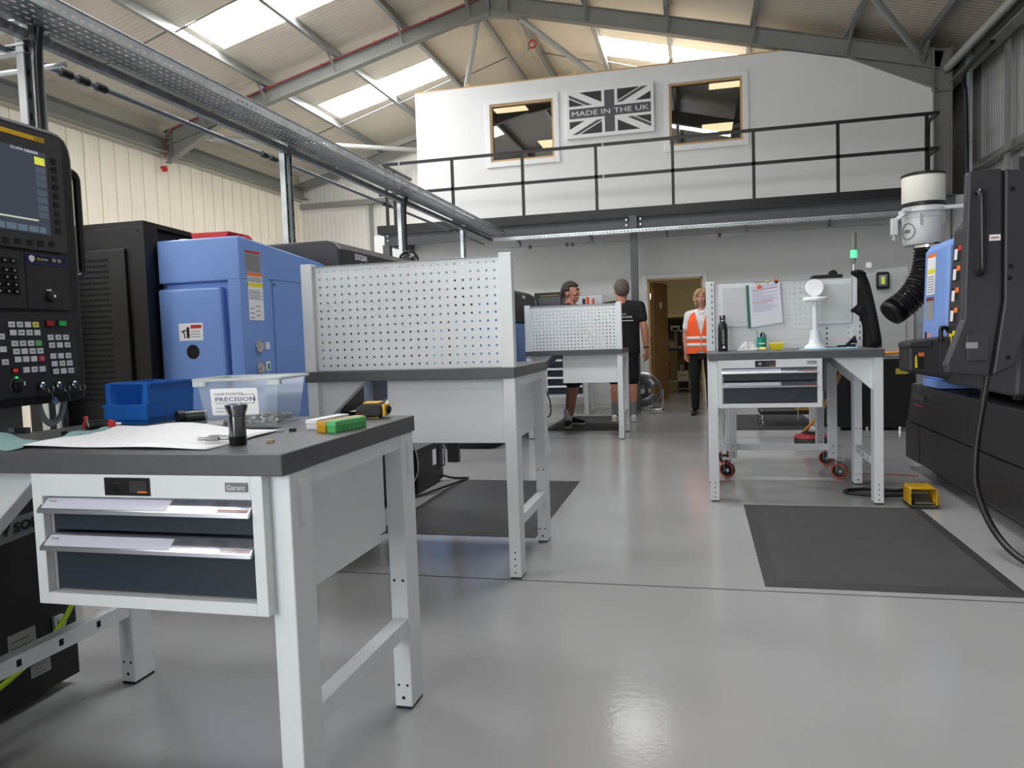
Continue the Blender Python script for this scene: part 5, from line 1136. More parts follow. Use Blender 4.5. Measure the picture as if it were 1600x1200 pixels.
build('treadle_hinge', MB().cyl((px0 + .025, py1 - .035, .075), (px1 - .015, py1 - .035, .075), .012, n=10), M('worn_steel'), fp)

# ================================================================ RIGHT LATHE
lc = thing('lathe', 'black lathe with blue end cover on the right of the aisle', 'lathe', (2.2, 4.9, 0))
build('base_lower', MB().prism([(1.62, .06), (3.0, .06), (3.0, .40), (1.57, .37), (1.57, .10)], 'y', 2.6, 6.45), M('dark_machine_grey', (33, 33, 36), .42, bump=(200, .12)), lc, bev=.004)
build('base_upper', MB().prism([(1.57, .378), (3.0, .41), (3.0, .70), (1.60, .66)], 'y', 2.6, 6.40), M('dark_machine_grey'), lc, bev=.006)
hp = build('hatch', MB().box(1.566, 1.571, 6.08, 6.44, .09, .37), M('dark_machine_grey'), lc, bev=.002); build('hatch_lock', MB().cyl((1.566, 6.13, .22), (1.562, 6.13, .22), .01, n=10), black_pl, hp)
for y in (3.0, 4.6, 6.2): build('levelling_foot', MB().cyl((1.75, y, 0), (1.75, y, .08), .035, n=12), black_pl, lc)

for k in range(7): build('model_mark', MB().box(1.5715, 1.574, 6.25 - k * .045, 6.275 - k * .045, .56, .60), M('dim_print', (78, 76, 80), .6), lc)
build('red_stripe', MB().box(1.568, 1.572, 5.98, 6.2, .515, .525), M('dull_red', (150, 60, 66), .5), lc)
build('end_cover', MB().prism([(1.625, .72), (1.655, 1.64), (1.69, 1.69), (2.6, 1.80), (2.6, .72)], 'y', 5.72, 6.25), blue_m, lc, bev=.02)
build('blue_sill', MB().box(1.60, 1.9, 5.72, 6.1, .672, .72), blue_m, lc)
cy_ = 5.715
def rl_(x0, x1, z0, z1, m, nm, par, d=0): return build(nm, MB().box(x0, x1, cy_ - .0012 - d, cy_ - d, z0, z1), m, par)
# labels face the aisle side of the cover
def al(y0, y1, z0, z1, m, nm, par, d=0):
    f_ = lambda z: 1.625 + (z - .72) * .0326 - .002 - d
    return build(nm, MB().quad((f_(z0), y0, z0), (f_(z0), y1, z0), (f_(z1), y1, z1), (f_(z1), y0, z1)), m, par)
w1 = al(5.97, 6.17, 1.33, 1.62, M('white_label'), 'warning_label', lc); al(5.97, 6.17, 1.595, 1.62, orange_ink, 'warning_header', w1, .001); al(5.98, 6.16, 1.48, 1.51, yellow_ink, 'caution_band', w1, .001)
for k in range(7): al(5.99, 6.15, 1.345 + k * .018, 1.351 + k * .018, print_ink, 'warning_line', w1, .001)
w2 = al(5.99, 6.17, 1.15, 1.31, M('grey_plate_print'), 'data_plate', lc); al(5.99, 6.17, 1.285, 1.31, M('maroon_print', (120, 50, 50), .5), 'plate_header', w2, .001)
w3 = al(6.02, 6.12, 1.0, 1.05, M('pink_label', (214, 150, 160), .5), 'small_label', lc); al(6.13, 6.18, 1.0, 1.06, ink, 'small_mark', lc)
build('panel_seam', MB().box(1.75, 2.2, cy_ - .001, cy_ + .001, 1.555, 1.56), ink, lc)
build('hood', MB().prism([(1.60, .72), (1.63, 1.25), (1.66, 1.72), (1.72, 1.80), (2.7, 1.86), (2.7, .72)], 'y', 4.45, 5.62), charcoal, lc, bev=.02)
text('maker_lettering', 'D', .05, (1.70, 5.615 - 1.1662, 1.70), (1, 0, 0), (0, 0, 1), white_ink, lc, ext=.0006)
cy_ = 5.61
for k, (z, m) in enumerate(((1.60, red_ink), (1.47, orange_ink), (1.33, orange_ink), (1.20, orange_ink), (1.05, yellow_ink))):
    f_ = lambda z_: 1.60 + (z_ - .72) * .0605
    yy0, yy1 = 5.43, 5.57
    def lq(y0, y1, z0, z1, m_, nm, par, e=.002): return build(nm, MB().quad((f_(z0) - e, y0, z0), (f_(z0) - e, y1, z0), (f_(z1) - e, y1, z1), (f_(z1) - e, y0, z1)), m_, par)
    hz = lq(yy0, yy1, z - .085, z + .02, ink, 'hazard_label', lc); lq(yy0, yy0 + .07, z - .015, z + .018, m, 'hazard_header', hz, .003); lq(yy0 + .075, yy1 - .005, z - .07, z - .0, white_ink if k != 4 else yellow_ink, 'hazard_pictogram', hz, .003)
build('white_side', MB().box(1.68, 2.9, 2.6, 4.44, .69, 1.35), M('pale_machine_panel', (206, 207, 208), .4), lc, bev=.01)
build('coolant_cap', MB().box(1.63, 1.66, 4.5, 4.55, .70, .78), black_pl, lc)
# tailstock housing with handle
th = build('tailstock_housing', MB().prism([(1.36, .80), (1.72, .72), (1.72, 1.04), (1.52, 1.02), (1.36, .995)], 'y', 5.52, 5.78), charcoal, lc, bev=.02)
build('housing_top', MB().prism([(1.35, .965), (1.5, .965), (1.5, 1.02), (1.36, 1.0)], 'y', 5.5, 5.77), charcoal, th, bev=.01)
build('housing_label', MB().box(1.395, 1.455, 5.5185, 5.5195, .82, .93), ink, th); build('housing_label_header', MB().box(1.42, 1.455, 5.517, 5.5185, .905, .93), orange_ink, th); build('housing_pictogram', MB().prism([(1.40, .83), (1.415, .83), (1.41, .92), (1.40, .9)], 'y', 5.517, 5.5185), yellow_ink, th)
build('housing_plate', MB().box(1.545, 1.68, 5.517, 5.52, .83, .985), M('charcoal_plate', (54, 54, 58), .4), th, bev=.003)
for x, z in ((1.57, .85), (1.60, .865), (1.63, .85), (1.60, .89)): build('plate_screw', MB().cyl((x, 5.514, z), (x, 5.517, z), .006, n=8), deep, th)
build('grab_handle', MB().tube(arc([(1.55, 5.5, 1.0), (1.55, 5.5, 1.09), (1.62, 5.62, 1.09), (1.66, 5.62, 1.0)], .03), .014, 10), blackgloss, th, smooth=True)
tag(build('orange_hose', MB().tube(spline([(1.38, 5.74, .93), (1.25, 6.1, .90), (1.13, 6.35, .83), (1.08, 6.7, .6), (1.05, 7.2, .35), (1.0, 7.5, .2), (.93, 7.9, .02)]), .014, 8), M('orange_hose', (200, 134, 44), .5), smooth=True), 'orange hose hanging between the right bench and the right lathe', 'hose')
# pendant of the right lathe, seen from its side
pc = thing('control_pendant', 'black control pendant seen from the side at the right edge', 'control panel', (1.45, 4.4, .85))
sidep = [(1.305, 1.86), (1.285, 1.135), (1.205, .91), (1.215, .865), (1.40, .842), (1.455, 1.22), (1.455, 1.865)]
build('front_shell', MB().prism(sidep, 'y', 4.2, 4.265), charcoal, pc, bev=.012)
build('back_shell', MB().prism([(1.466, 1.862), (1.466, 1.22), (1.415, .845), (1.52, .90), (1.60, 1.22), (1.62, 1.70), (1.60, 1.84)], 'y', 4.205, 4.33), charcoal, pc, bev=.012)
build('seam', MB().prism([(1.45, 1.855), (1.45, 1.22), (1.40, .86), (1.42, .86), (1.47, 1.22), (1.47, 1.855)], 'y', 4.22, 4.26), deep, pc)
build('side_handle', MB().tube(arc([(1.345, 4.2, 1.755), (1.345, 4.14, 1.755), (1.35, 4.14, 1.36), (1.35, 4.2, 1.36)], .03), .017, 12), M('black_handle'), pc, smooth=True)
hc = build('port_cover', MB().prism(rrect(1.298, 1.395, .925, 1.062, .012), 'y', 4.188, 4.2), M('charcoal_plate'), pc, bev=.004); build('port_hinge', MB().box(1.32, 1.375, 4.186, 4.2, 1.052, 1.068), M('charcoal_plate'), hc); build('port_label', MB().box(1.292, 1.345, 4.1865, 4.188, .99, 1.02), M('label_grey'), hc)
sl_ = build('side_label', MB().box(1.398, 1.447, 4.1985, 4.2, 1.515, 1.545), paper, pc); build('label_line', MB().box(1.405, 1.44, 4.1975, 4.1985, 1.527, 1.533), red_ink, sl_)
for x, z in ((1.50, 1.76), (1.495, 1.385), (1.49, 1.33), (1.485, .94)): build('side_screw', MB().cyl((x, 4.203, z), (x, 4.207, z), .012, n=12), deep, pc)
build('pendant_arm', MB().box(1.54, 1.60, 4.24, 4.32, 1.60, 1.92).box(1.54, 2.4, 4.24, 4.32, 1.70, 1.76), charcoal, pc)
tag(build('pendant_cable', MB().tube(spline([(1.40, 4.22, .86), (1.375, 4.21, .70), (1.345, 4.2, .5), (1.33, 4.15, .3), (1.36, 4.0, .12), (1.42, 3.8, .03), (1.55, 3.6, .016), (1.75, 3.5, .016)]), .016, 10), black_pl, smooth=True), 'thick black cable hanging from the right control pendant to the floor', 'cable')
st_ = thing('swivel_stool', 'black stool foot with a grey wheel at the right edge of the floor', 'stool', (1.55, 3.95, 0))
build('wheel', MB().cyl((1.52, 3.93, .03), (1.55, 3.93, .03), .03, n=16), M('grey_caster'), st_, smooth=True); build('foot', MB().bar((1.535, 3.93, .075), (1.8, 4.0, .11), .05, .03), black_pl, st_, bev=.006); build('fork', MB().box(1.515, 1.555, 3.91, 3.95, .03, .075), black_pl, st_)

# ---------------------------------------------------------------- mist collector above the lathes
mc = thing('mist_collector', 'white cylindrical oil mist collector on a bracket above the right lathe', 'mist collector', (1.84, 7.0, 1.78))
c = (1.84, 7.0, 0)
offw = M('off_white_filter', (214, 213, 202), .6, var=(3, .04)); cw_ = M('pale_grey_casing', (206, 208, 208), .35)
build('filter', MB().lathe([(.16, 2.11), (.163, 2.12), (.163, 2.345), (.16, 2.35)], c, 40), offw, mc, smooth=True)
build('filter_cap', MB().lathe([(.166, 2.335), (.168, 2.34), (.168, 2.352), (.15, 2.362), (.0, 2.364)], c, 40), black_pl, mc, smooth=True)
build('clamp_band', MB().lathe([(.163, 2.085), (.166, 2.087), (.166, 2.118), (.163, 2.12)], c, 40), black_pl, mc, smooth=True)
build('casing', MB().lathe([(.10, 1.77), (.145, 1.775), (.158, 1.80), (.16, 1.99), (.165, 1.995), (.165, 2.02), (.16, 2.085)], c, 40), cw_, mc, smooth=True)
build('bracket_ring', MB().lathe([(.165, 2.04), (.185, 2.04), (.185, 2.065), (.165, 2.065)], c, 32), cw_, mc)
build('support_arm', MB().box(1.66, 2.3, 6.86, 6.9, 2.045, 2.075).bar((1.69, 6.9, 2.05), (1.60, 6.95, 1.97), .03, .03).bar((1.62, 6.95, 1.98), (1.60, 6.95, 1.86), .02, .04), cw_, mc)
build('pressure_box', MB().box(1.575, 1.625, 6.9, 6.95, 1.86, 2.0), cw_, mc, bev=.006); build('box_stem', MB().cyl((1.60, 6.93, 1.82), (1.60, 6.93, 1.86), .012, n=10), cw_, mc)
build('wall_plate', MB().box(2.25, 2.32, 6.9, 7.1, .7, 2.15), frame_grey, mc)
for aa in (-110, -40): build('toggle_latch', MB().box(c[0] + .165 * math.cos(R(aa)) - .008, c[0] + .165 * math.cos(R(aa)) + .008, c[1] + .165 * math.sin(R(aa)) - .008, c[1] + .165 * math.sin(R(aa)) + .006, 1.93, 2.02), chrome, mc)
lgp = MB()
for k in range(28):
    t = 2 * math.pi * k / 28; a = R(-150) + .065 * math.cos(t) / .16; lgp.v.append((c[0] + .1625 * math.cos(a), c[1] + .1625 * math.sin(a), 1.885 + .065 * math.sin(t)))
build('round_emblem', MB().tube(lgp.v, .0025, 5, True), ink, mc)
for k in range(3):
    a = R(-158 + 7 * k); p = (c[0] + .1615 * math.cos(a), c[1] + .1615 * math.sin(a), 1.885); build('emblem_mark', MB().tube([(p[0], p[1], p[2] + .012 * math.cos(t)) if 0 else (p[0] + .006 * math.cos(t) * -math.sin(a), p[1] + .006 * math.cos(t) * math.cos(a), p[2] + .014 * math.sin(t)) for t in [i * .785 for i in range(8)]], .002, 5, True), ink, mc)
hs = thing('flexible_duct', 'ribbed black flexible duct curving down from the mist collector', 'duct', (1.7, 6.95, 1.2))
path = spline([(1.87, 6.97, 1.78), (1.865, 6.96, 1.66), (1.84, 6.94, 1.54), (1.78, 6.92, 1.42), (1.70, 6.90, 1.32), (1.61, 6.88, 1.25), (1.575, 6.87, 1.225)], 26)
rr = [.105 + .0085 * math.sin(i * .95) for i in range(len(path))]
build('duct', MB().tube(path, rr, 20), M('ribbed_black_duct', (26, 26, 28), .22), hs, smooth=True)
build('duct_end', MB().cyl(path[-1], Vector(path[-1]) + Vector((-.02, -.007, -.017)), .113, .105, 24), black_pl, hs, smooth=True); build('duct_bore', MB().cyl(Vector(path[-1]) + Vector((-.0202, -.0071, -.0172)), Vector(path[-1]) + Vector((-.022, -.0078, -.0187)), .085, n=20), deep, hs)
build('neck_clamp', MB().lathe([(.11, 1.745), (.114, 1.747), (.114, 1.767), (.11, 1.769)], (1.868, 6.968, 0), 24), chrome, hs, smooth=True)
# power cabinet and tank at the back right
gm_ = M('machine_light_grey', (176, 178, 178), .45)
pc2 = thing('power_cabinet', 'grey steel machine cabinet behind the ribbed duct', 'cabinet', (1.95, 9.0, 0))
build('cabinet', MB().box(1.70, 2.16, 8.75, 9.6, .76, 1.68), gm_, pc2, bev=.006); build('door', MB().box(1.73, 2.13, 8.735, 8.75, .79, 1.65), gm_, pc2, bev=.004); build('sloped_top', MB().prism([(1.62, 1.64), (2.16, 1.66), (2.16, 1.73), (1.75, 1.71)], 'y', 8.8, 9.6), gm_, pc2)
build('tank', MB().box(1.38, 2.2, 8.7, 9.7, .03, .76), black, pc2, bev=.004)
for x in (1.45, 1.73, 2.05): build('levelling_foot', MB().cyl((x, 8.66, .0), (x, 8.66, .05), .02, n=10), chrome, pc2); build('levelling_foot', MB().cyl((x, 9.5, 0), (x, 9.5, .05), .03, n=10), black_pl, pc2)
build('white_label', MB().box(1.379, 1.38, 8.8, 8.86, .30, .42), paper, pc2); build('yellow_label', MB().box(2.02, 2.14, 8.698, 8.7, .60, .66), M('dim_yellow', (170, 160, 40), .5), pc2)
build('side_post', MB().box(2.22, 2.34, 8.7, 8.8, .5, 1.75), galv_light, pc2)
wlp = thing('work_light', 'black framed LED work light stuck on the grey cabinet', 'work light', (1.90, 8.72, 1.5))
build('frame', MB().prism(rrect(1.84, 1.965, 1.50, 1.68, .02), 'y', 8.70, 8.733), black_pl, wlp, bev=.004); build('reflector', MB().prism(rrect(1.86, 1.945, 1.53, 1.65, .01), 'y', 8.697, 8.7), chrome, wlp); build('led', MB().box(1.885, 1.92, 8.694, 8.697, 1.55, 1.63), M('led_yellow', (222, 230, 90), .4), wlp)
tw = thing('signal_tower', 'slim signal tower light lit green behind the right workbench', 'signal light', (1.615, 8.69, 1.55))
build('pole', MB().cyl((1.615, 8.69, 1.50), (1.615, 8.69, 1.78), .014, n=12), alu, tw, smooth=True); build('taper', MB().cyl((1.615, 8.69, 1.775), (1.615, 8.69, 1.84), .015, .032, 16), alu, tw, smooth=True)
build('green_lens', MB().cyl((1.615, 8.69, 1.84), (1.615, 8.69, 1.92), .032, n=20), M('lit_green_lens', (60, 255, 120), .3, emit=2.2), tw, smooth=True); build('grey_lens', MB().cyl((1.615, 8.69, 1.92), (1.615, 8.69, 2.1), .03, n=20), M('smoked_lens', (120, 124, 120), .2), tw, smooth=True)
build('foot', MB().box(1.585, 1.645, 8.66, 8.72, .03, 1.50), black_pl, tw)
tag(build('paper_note', MB().box(1.745, 1.80, 8.74, 8.742, 1.735, 1.79), paper), 'small white note above the grey cabinet', 'note')
# vertical tray and cable on the right wall
vt = thing('vertical_cable_tray', 'vertical perforated cable tray on the right wall', 'cable tray', (3.7, 11.7, 0))
build('tray', MB().perf((3.66, 11.62, 1.2), (0, 1, 0), (0, 0, 1), edges(0, .16, 3, .02, .03), edges(0, 3.75, 60, .03, .04)), galv_light, vt, solid=.002)
for y in (11.62, 11.78): build('tray_flange', MB().box(3.62, 3.66, y - .001, y + .001, 1.2, 4.95), galv_light, vt)
tag(build('riser_cable', MB().tube(spline([(3.62, 11.70, 1.3), (3.62, 11.70, 3.0), (3.60, 11.70, 4.1), (3.55, 11.6, 4.38), (3.5, 11.3, 4.45), (3.49, 10.4, 4.46)]), .03, 10), black_pl, smooth=True), 'thick black cable rising up the right wall tray', 'cable')
# ================================================================ FAR END: bench, fan, trolleys
fb = thing('drawer_bench', 'far white bench with dark drawers against the office wall', 'workbench', (-1.9, 10.9, 0))
build('tabletop', MB().box(-2.7, -1.5, 10.6, 11.3, .93, .98), bench_top, fb)
for x in (-2.66, -1.58): 
    for y in (10.62, 11.22): build('leg', MB().box(x, x + .06, y, y + .07, 0, .93), white, fb)
build('cabinet', MB().box(-2.12, -1.585, 10.63, 11.2, .25, .92), white, fb)
for k in range(5):
    z = .80 - k * .125; d = build('drawer', MB().box(-2.1, -1.6, 10.615, 10.63, z, z + .115), drawer_blue, fb); build('handle_strip', MB().prism([(10.615, z + .115), (10.598, z + .095), (10.598, z + .088), (10.615, z + .09)], 'x', -2.1, -1.6), trimw, d)
pr = thing('bench_printer', 'black desktop machine with a dark screen on the far bench', 'machine', (-2.05, 10.9, .98))
build('stand', MB().box(-2.2, -1.85, 10.7, 11.1, .98, 1.5), black, pr); build('casing', MB().box(-2.26, -1.86, 10.62, 11.1, 1.5, 1.745), black_pl, pr, bev=.012); build('screen', MB().box(-2.19, -1.88, 10.612, 10.62, 1.48, 1.68), M('grey_screen', (62, 64, 68), .3), pr); build('yellow_strip', MB().box(-2.16, -1.9, 10.61, 10.62, 1.695, 1.705), M('dim_yellow'), pr)
tag(build('grey_box', MB().box(-2.42, -2.28, 10.6, 10.9, .98, 1.69), M('pale_grey_casing'), bev=.008), 'pale grey box left of the black desktop machine', 'box')
for x, w_, z1, m, lb in ((-1.575, .045, 1.645, M('navy_plastic', (44, 46, 78), .5), 'navy bottle by the face of the man on the left'), (-1.52, .05, 1.665, orange, 'orange bottle between the two men'), (-1.44, .04, 1.64, M('orange_red_plastic', (196, 90, 60), .5), 'reddish bottle on the right of the orange one')):
    bt = thing('spray_bottle', lb, 'bottle', (x, 10.8, 1.35)); build('bottle', MB().lathe([(w_ * .45, 1.36), (w_ * .5, 1.37), (w_ * .5, z1 - .03), (w_ * .4, z1 - .012)], (x, 10.8, 0), 16), m, bt, smooth=True); build('cap', MB().lathe([(w_ * .4, z1 - .012), (w_ * .4, z1)], (x, 10.8, 0), 12), m, bt)
shf = thing('bottle_rack', 'perforated white board with a shelf on the far bench', 'rack', (-1.65, 11.1, .98))
build('board', MB().perf((-1.86, 11.15, .98), (1, 0, 0), (0, 0, 1), edges(0, .5, 12, .012, .03), edges(0, .72, 17, .012, .03)), white, shf, solid=.002); build('shelf', MB().box(-1.8, -1.38, 10.72, 11.15, 1.34, 1.36), white, shf)
# floor fan
fn = thing('floor_fan', 'chrome round floor fan near the doorway', 'fan', (-.79, 11.15, 0))
c = (-.795, 11.05, .285); fr = .262
wire = M('chrome_wire', (170, 174, 178), .25, .9)
cg = build('cage_ring', MB().tube(ring_pts(c, fr, 40, 'y'), .007, 8, True).tube(ring_pts((c[0], c[1] + .11, c[2]), fr, 40, 'y'), .007, 8, True), wire, fn, smooth=True)
mbw = MB()
for k in range(1, 9): mbw.tube(ring_pts((c[0], c[1] - .028 * (1 - (k / 9) ** 2), c[2]), fr * k / 9, 36, 'y'), .0016, 4, True)
for k in range(24):
    a = R(15 * k); mbw.tube([(c[0] + fr * u * math.cos(a), c[1] - .03 * (1 - u * u), c[2] + fr * u * math.sin(a)) for u in (.18, .5, .8, 1)], .0016, 4)
tag(build('wire_guard', mbw, wire, fn), kind='stuff')
build('hub_badge', MB().cyl((c[0], c[1] - .036, c[2]), (c[0], c[1] - .03, c[2]), .038, n=24), M('badge_silver', (180, 182, 180), .4), fn)
build('motor', MB().lathe([(.03, -.01), (.085, .02), (.085, .13), (.05, .16)], (c[0], c[1], c[2]), 24, 'y'), M('dark_motor', (50, 50, 54), .4), fn, smooth=True)
for k in range(3):
    a0 = R(120 * k + 20); mbb = MB(); n = 8
    for j in range(n + 1):
        a = a0 + R(85) * j / n
        for u in (.08, .16, .235): mbb.v.append((c[0] + u * math.cos(a), c[1] + .03 + .06 * j / n, c[2] + u * math.sin(a)))
    mbb.f = [[j * 3 + i, j * 3 + i + 1, j * 3 + i + 4, j * 3 + i + 3] for j in range(n) for i in range(2)]
    build('fan_blade', mbb, M('smoked_blade', (120, 122, 126), .3, .5), fn, solid=.003, smooth=2)
build('stand', MB().tube(arc([(c[0] - .285, c[1] + .1, .3), (c[0] - .285, c[1] + .05, .012), (c[0] + .285, c[1] + .05, .012), (c[0] + .285, c[1] + .1, .3)], .04), .011, 10).tube(arc([(c[0] - .28, c[1] + .05, .012), (c[0] - .28, c[1] + .3, .012), (c[0] + .28, c[1] + .3, .012), (c[0] + .28, c[1] + .05, .012)], .04), .010, 8), chrome, fn, smooth=True)
for x in (-.285, .285): build('rubber_end', MB().cyl((c[0] + x - .015, c[1] + .05, .013), (c[0] + x + .015, c[1] + .05, .013), .0125, n=10), black_pl, fn)
# power strip beside the far bench leg
es = thing('socket_outlet', 'white socket with a black cable beyond the middle workbench', 'socket', (-1.72, 8.6, 0))
build('post', MB().box(-1.79, -1.73, 8.55, 8.62, 0, .42), M('mid_grey_paint'), es); build('outlet', MB().box(-1.73, -1.715, 8.55, 8.6, .28, .40), trimw, es)
tag(build('looped_cable', MB().tube(spline([(-1.75, 8.52, .92), (-1.74, 8.5, .7), (-1.70, 8.5, .5), (-1.66, 8.5, .36), (-1.66, 8.5, .24), (-1.70, 8.5, .2), (-1.72, 8.52, .32)]), .008, 8), black_pl, smooth=True), 'black cable looping down behind the middle workbench', 'cable')

# things in the room behind the doorway
rt = thing('shelf_trolley', 'grey trolley with a low shelf in the room behind the door', 'trolley', (-.25, 14.5, 0))
gmt = M('mid_grey_paint')
for x in (-.95, .12):
    for y in (14.2, 14.8): build('leg', MB().box(x - .035, x + .035, y - .035, y + .035, .1, .78), gmt, rt); build('caster', MB().cyl((x - .02, y, .05), (x + .02, y, .05), .05, n=16), black_pl, rt, smooth=True)
build('worktop', MB().box(-1.05, .25, 14.1, 14.9, .78, .82), M('dark_worktop', (60, 60, 62), .5), rt); build('shelf', MB().box(-.98, .16, 14.17, 14.83, .22, .245), gmt, rt)
for x, w_, h, m, lb in ((-.72, .06, .33, black, 'black folder on the low trolley shelf behind the door'), (-.65, .05, .36, M('dark_green_book', (30, 70, 50), .5), 'dark green folder on the low trolley shelf'), (-.55, .055, .35, M('magenta_book', (160, 60, 104), .5), 'magenta folder on the low trolley shelf'), (-.3, .10, .5, M('brown_carton', (112, 84, 60), .7), 'tall brown carton on the low trolley shelf'), (-.28, .2, .18, M('cream_carton', (190, 182, 160), .7), 'cream carton on the low trolley shelf')):
    dy = -.1 if 'cream' in lb else 0
    fo = thing('folder' if 'folder' in lb else 'carton', lb, 'folder' if 'folder' in lb else 'carton', (x, 14.4 + dy, .245))
    z0 = .245; build('body', MB().box(x - w_ / 2, x + w_ / 2, 14.32 + dy, 14.55 + dy - .02, z0, z0 + h * .9), m, fo, bev=.004); build('front_label', MB().box(x - w_ * .35, x + w_ * .35, 14.318 + dy, 14.32 + dy, z0 + h * .3, z0 + h * .55), M('muted_label', (150, 146, 134), .7), fo)
tag(build('red_tin', MB().box(-.86, -.6, 14.22, 14.3, .245, .31), M('dark_red_tin', (110, 40, 40), .5), bev=.004), 'dark red tin on the low trolley shelf', 'tin')
mo = thing('measuring_screen', 'black screen with pale frame in the room behind the door', 'screen', (-.35, 15.6, .8))
build('frame', MB().box(-.68, .02, 15.6, 15.65, .95, 1.42), M('dark_frame', (44, 42, 40), .5), mo); build('screen', MB().box(-.6, -.15, 15.59, 15.6, 1.12, 1.38), deep, mo); build('side_post', MB().box(-.14, -.08, 15.58, 15.6, 1.1, 1.4), M('pale_post', (150, 146, 132), .5), mo); build('foot', MB().box(-.4, -.2, 15.55, 15.75, 0, .95), M('dark_frame'), mo)
ms = thing('microscope', 'pale bench microscope in the room behind the door', 'microscope', (-.42, 14.5, .82))
pl_ = M('pale_instrument', (176, 174, 164), .5)
build('base', MB().box(-.50, -.30, 14.4, 14.65, .82, .85), pl_, ms, bev=.006); build('column', MB().box(-.43, -.38, 14.55, 14.6, .85, 1.16), pl_, ms); build('head', MB().box(-.49, -.33, 14.38, 14.58, 1.14, 1.24), pl_, ms, bev=.01); build('eyepiece', MB().box(-.45, -.36, 14.374, 14.38, 1.165, 1.205), deep, ms); build('stage_arm', MB().box(-.33, -.05, 14.44, 14.5, 1.12, 1.16), pl_, ms)
for x, lb in ((-.5, 'small pale pot left on the room worktop'), (-.2, 'small grey pot right on the room worktop')):
    tag(build('pot', MB().lathe([(.03, 0), (.04, .01), (.04, .07), (.03, .075), (.028, .06), (.0, .06)], (x, 14.25, .82), 14), pl_, smooth=True), lb, 'pot')

# ================================================================ PEOPLE
def blob(name, mb, mat, parent, voxel=.011, smooth_it=4, cut=None):
    o0 = ORG[parent.name]; rz = parent['yaw_']
    me = bpy.data.meshes.new(name); me.from_pydata(mb.v, [], mb.f); me.update()
    bm = bmesh.new(); bm.from_mesh(me); bmesh.ops.recalc_face_normals(bm, faces=bm.faces); bm.to_mesh(me); bm.free()
    ob = bpy.data.objects.new(name, me); col.objects.link(ob)
    r = ob.modifiers.new('r', 'REMESH'); r.mode = 'VOXEL'; r.voxel_size = voxel
    s = ob.modifiers.new('s', 'SMOOTH'); s.factor = .5; s.iterations = smooth_it
    dg = bpy.context.evaluated_depsgraph_get(); m2 = bpy.data.meshes.new_from_object(ob.evaluated_get(dg))
    ob.modifiers.clear(); ob.data = m2; m2.name = name; bpy.data.meshes.remove(me)
    if cut:
        bm = bmesh.new(); bm.from_mesh(m2); bmesh.ops.delete(bm, geom=[v for v in bm.verts if cut(v.co)], context='VERTS'); bm.to_mesh(m2); bm.free()
    for p in m2.polygons: p.use_smooth = True
    m2.materials.clear(); m2.materials.append(mat); ob.parent = parent; ORG[ob.name] = o0
    return ob
def part(name, mb, mat, parent, **k):
    """piece in the person's own frame"""
    o0 = ORG[parent.name].copy(); s = ORG[parent.name]; ORG[parent.name] = Vector((0, 0, 0))
    ob = build(name, mb, mat, parent, **k); ORG[parent.name] = o0; ORG[ob.name] = o0
    return ob
def hand(mb, w, d, side, palm_in, r=1):
    """w wrist, d direction of the fingers, palm_in vector towards the body"""
    w = Vector(w); d = Vector(d).normalized(); pin = Vector(palm_in).normalized(); ac = d.cross(pin).normalized()
    for i in range(4):
        q = (i - 1.5) * .019
        mb.capsule(w + d * .01 + ac * q * .7, w + d * .085 + ac * q, .0135, .0115, 8)
        L = (.07, .08, .075, .058)[i]; k0 = w + d * .085 + ac * q; k1 = k0 + (d * .85 + pin * .35).normalized() * L * .5; k2 = k1 + (d * .6 + pin * .75).normalized() * L * .5
        mb.capsule(k0, k1, .0092, .0086, 8); mb.capsule(k1, k2, .0086, .0074, 8)
    t0 = w + d * .03 + ac * -.03; t1 = t0 + (d * .7 - ac * .6 + pin * .3).normalized() * .04; t2 = t1 + (d * .95 + pin * .25).normalized() * .035
    mb.capsule(t0, t1, .0125, .0105, 8); mb.capsule(t1, t2, .0105, .0088, 8)
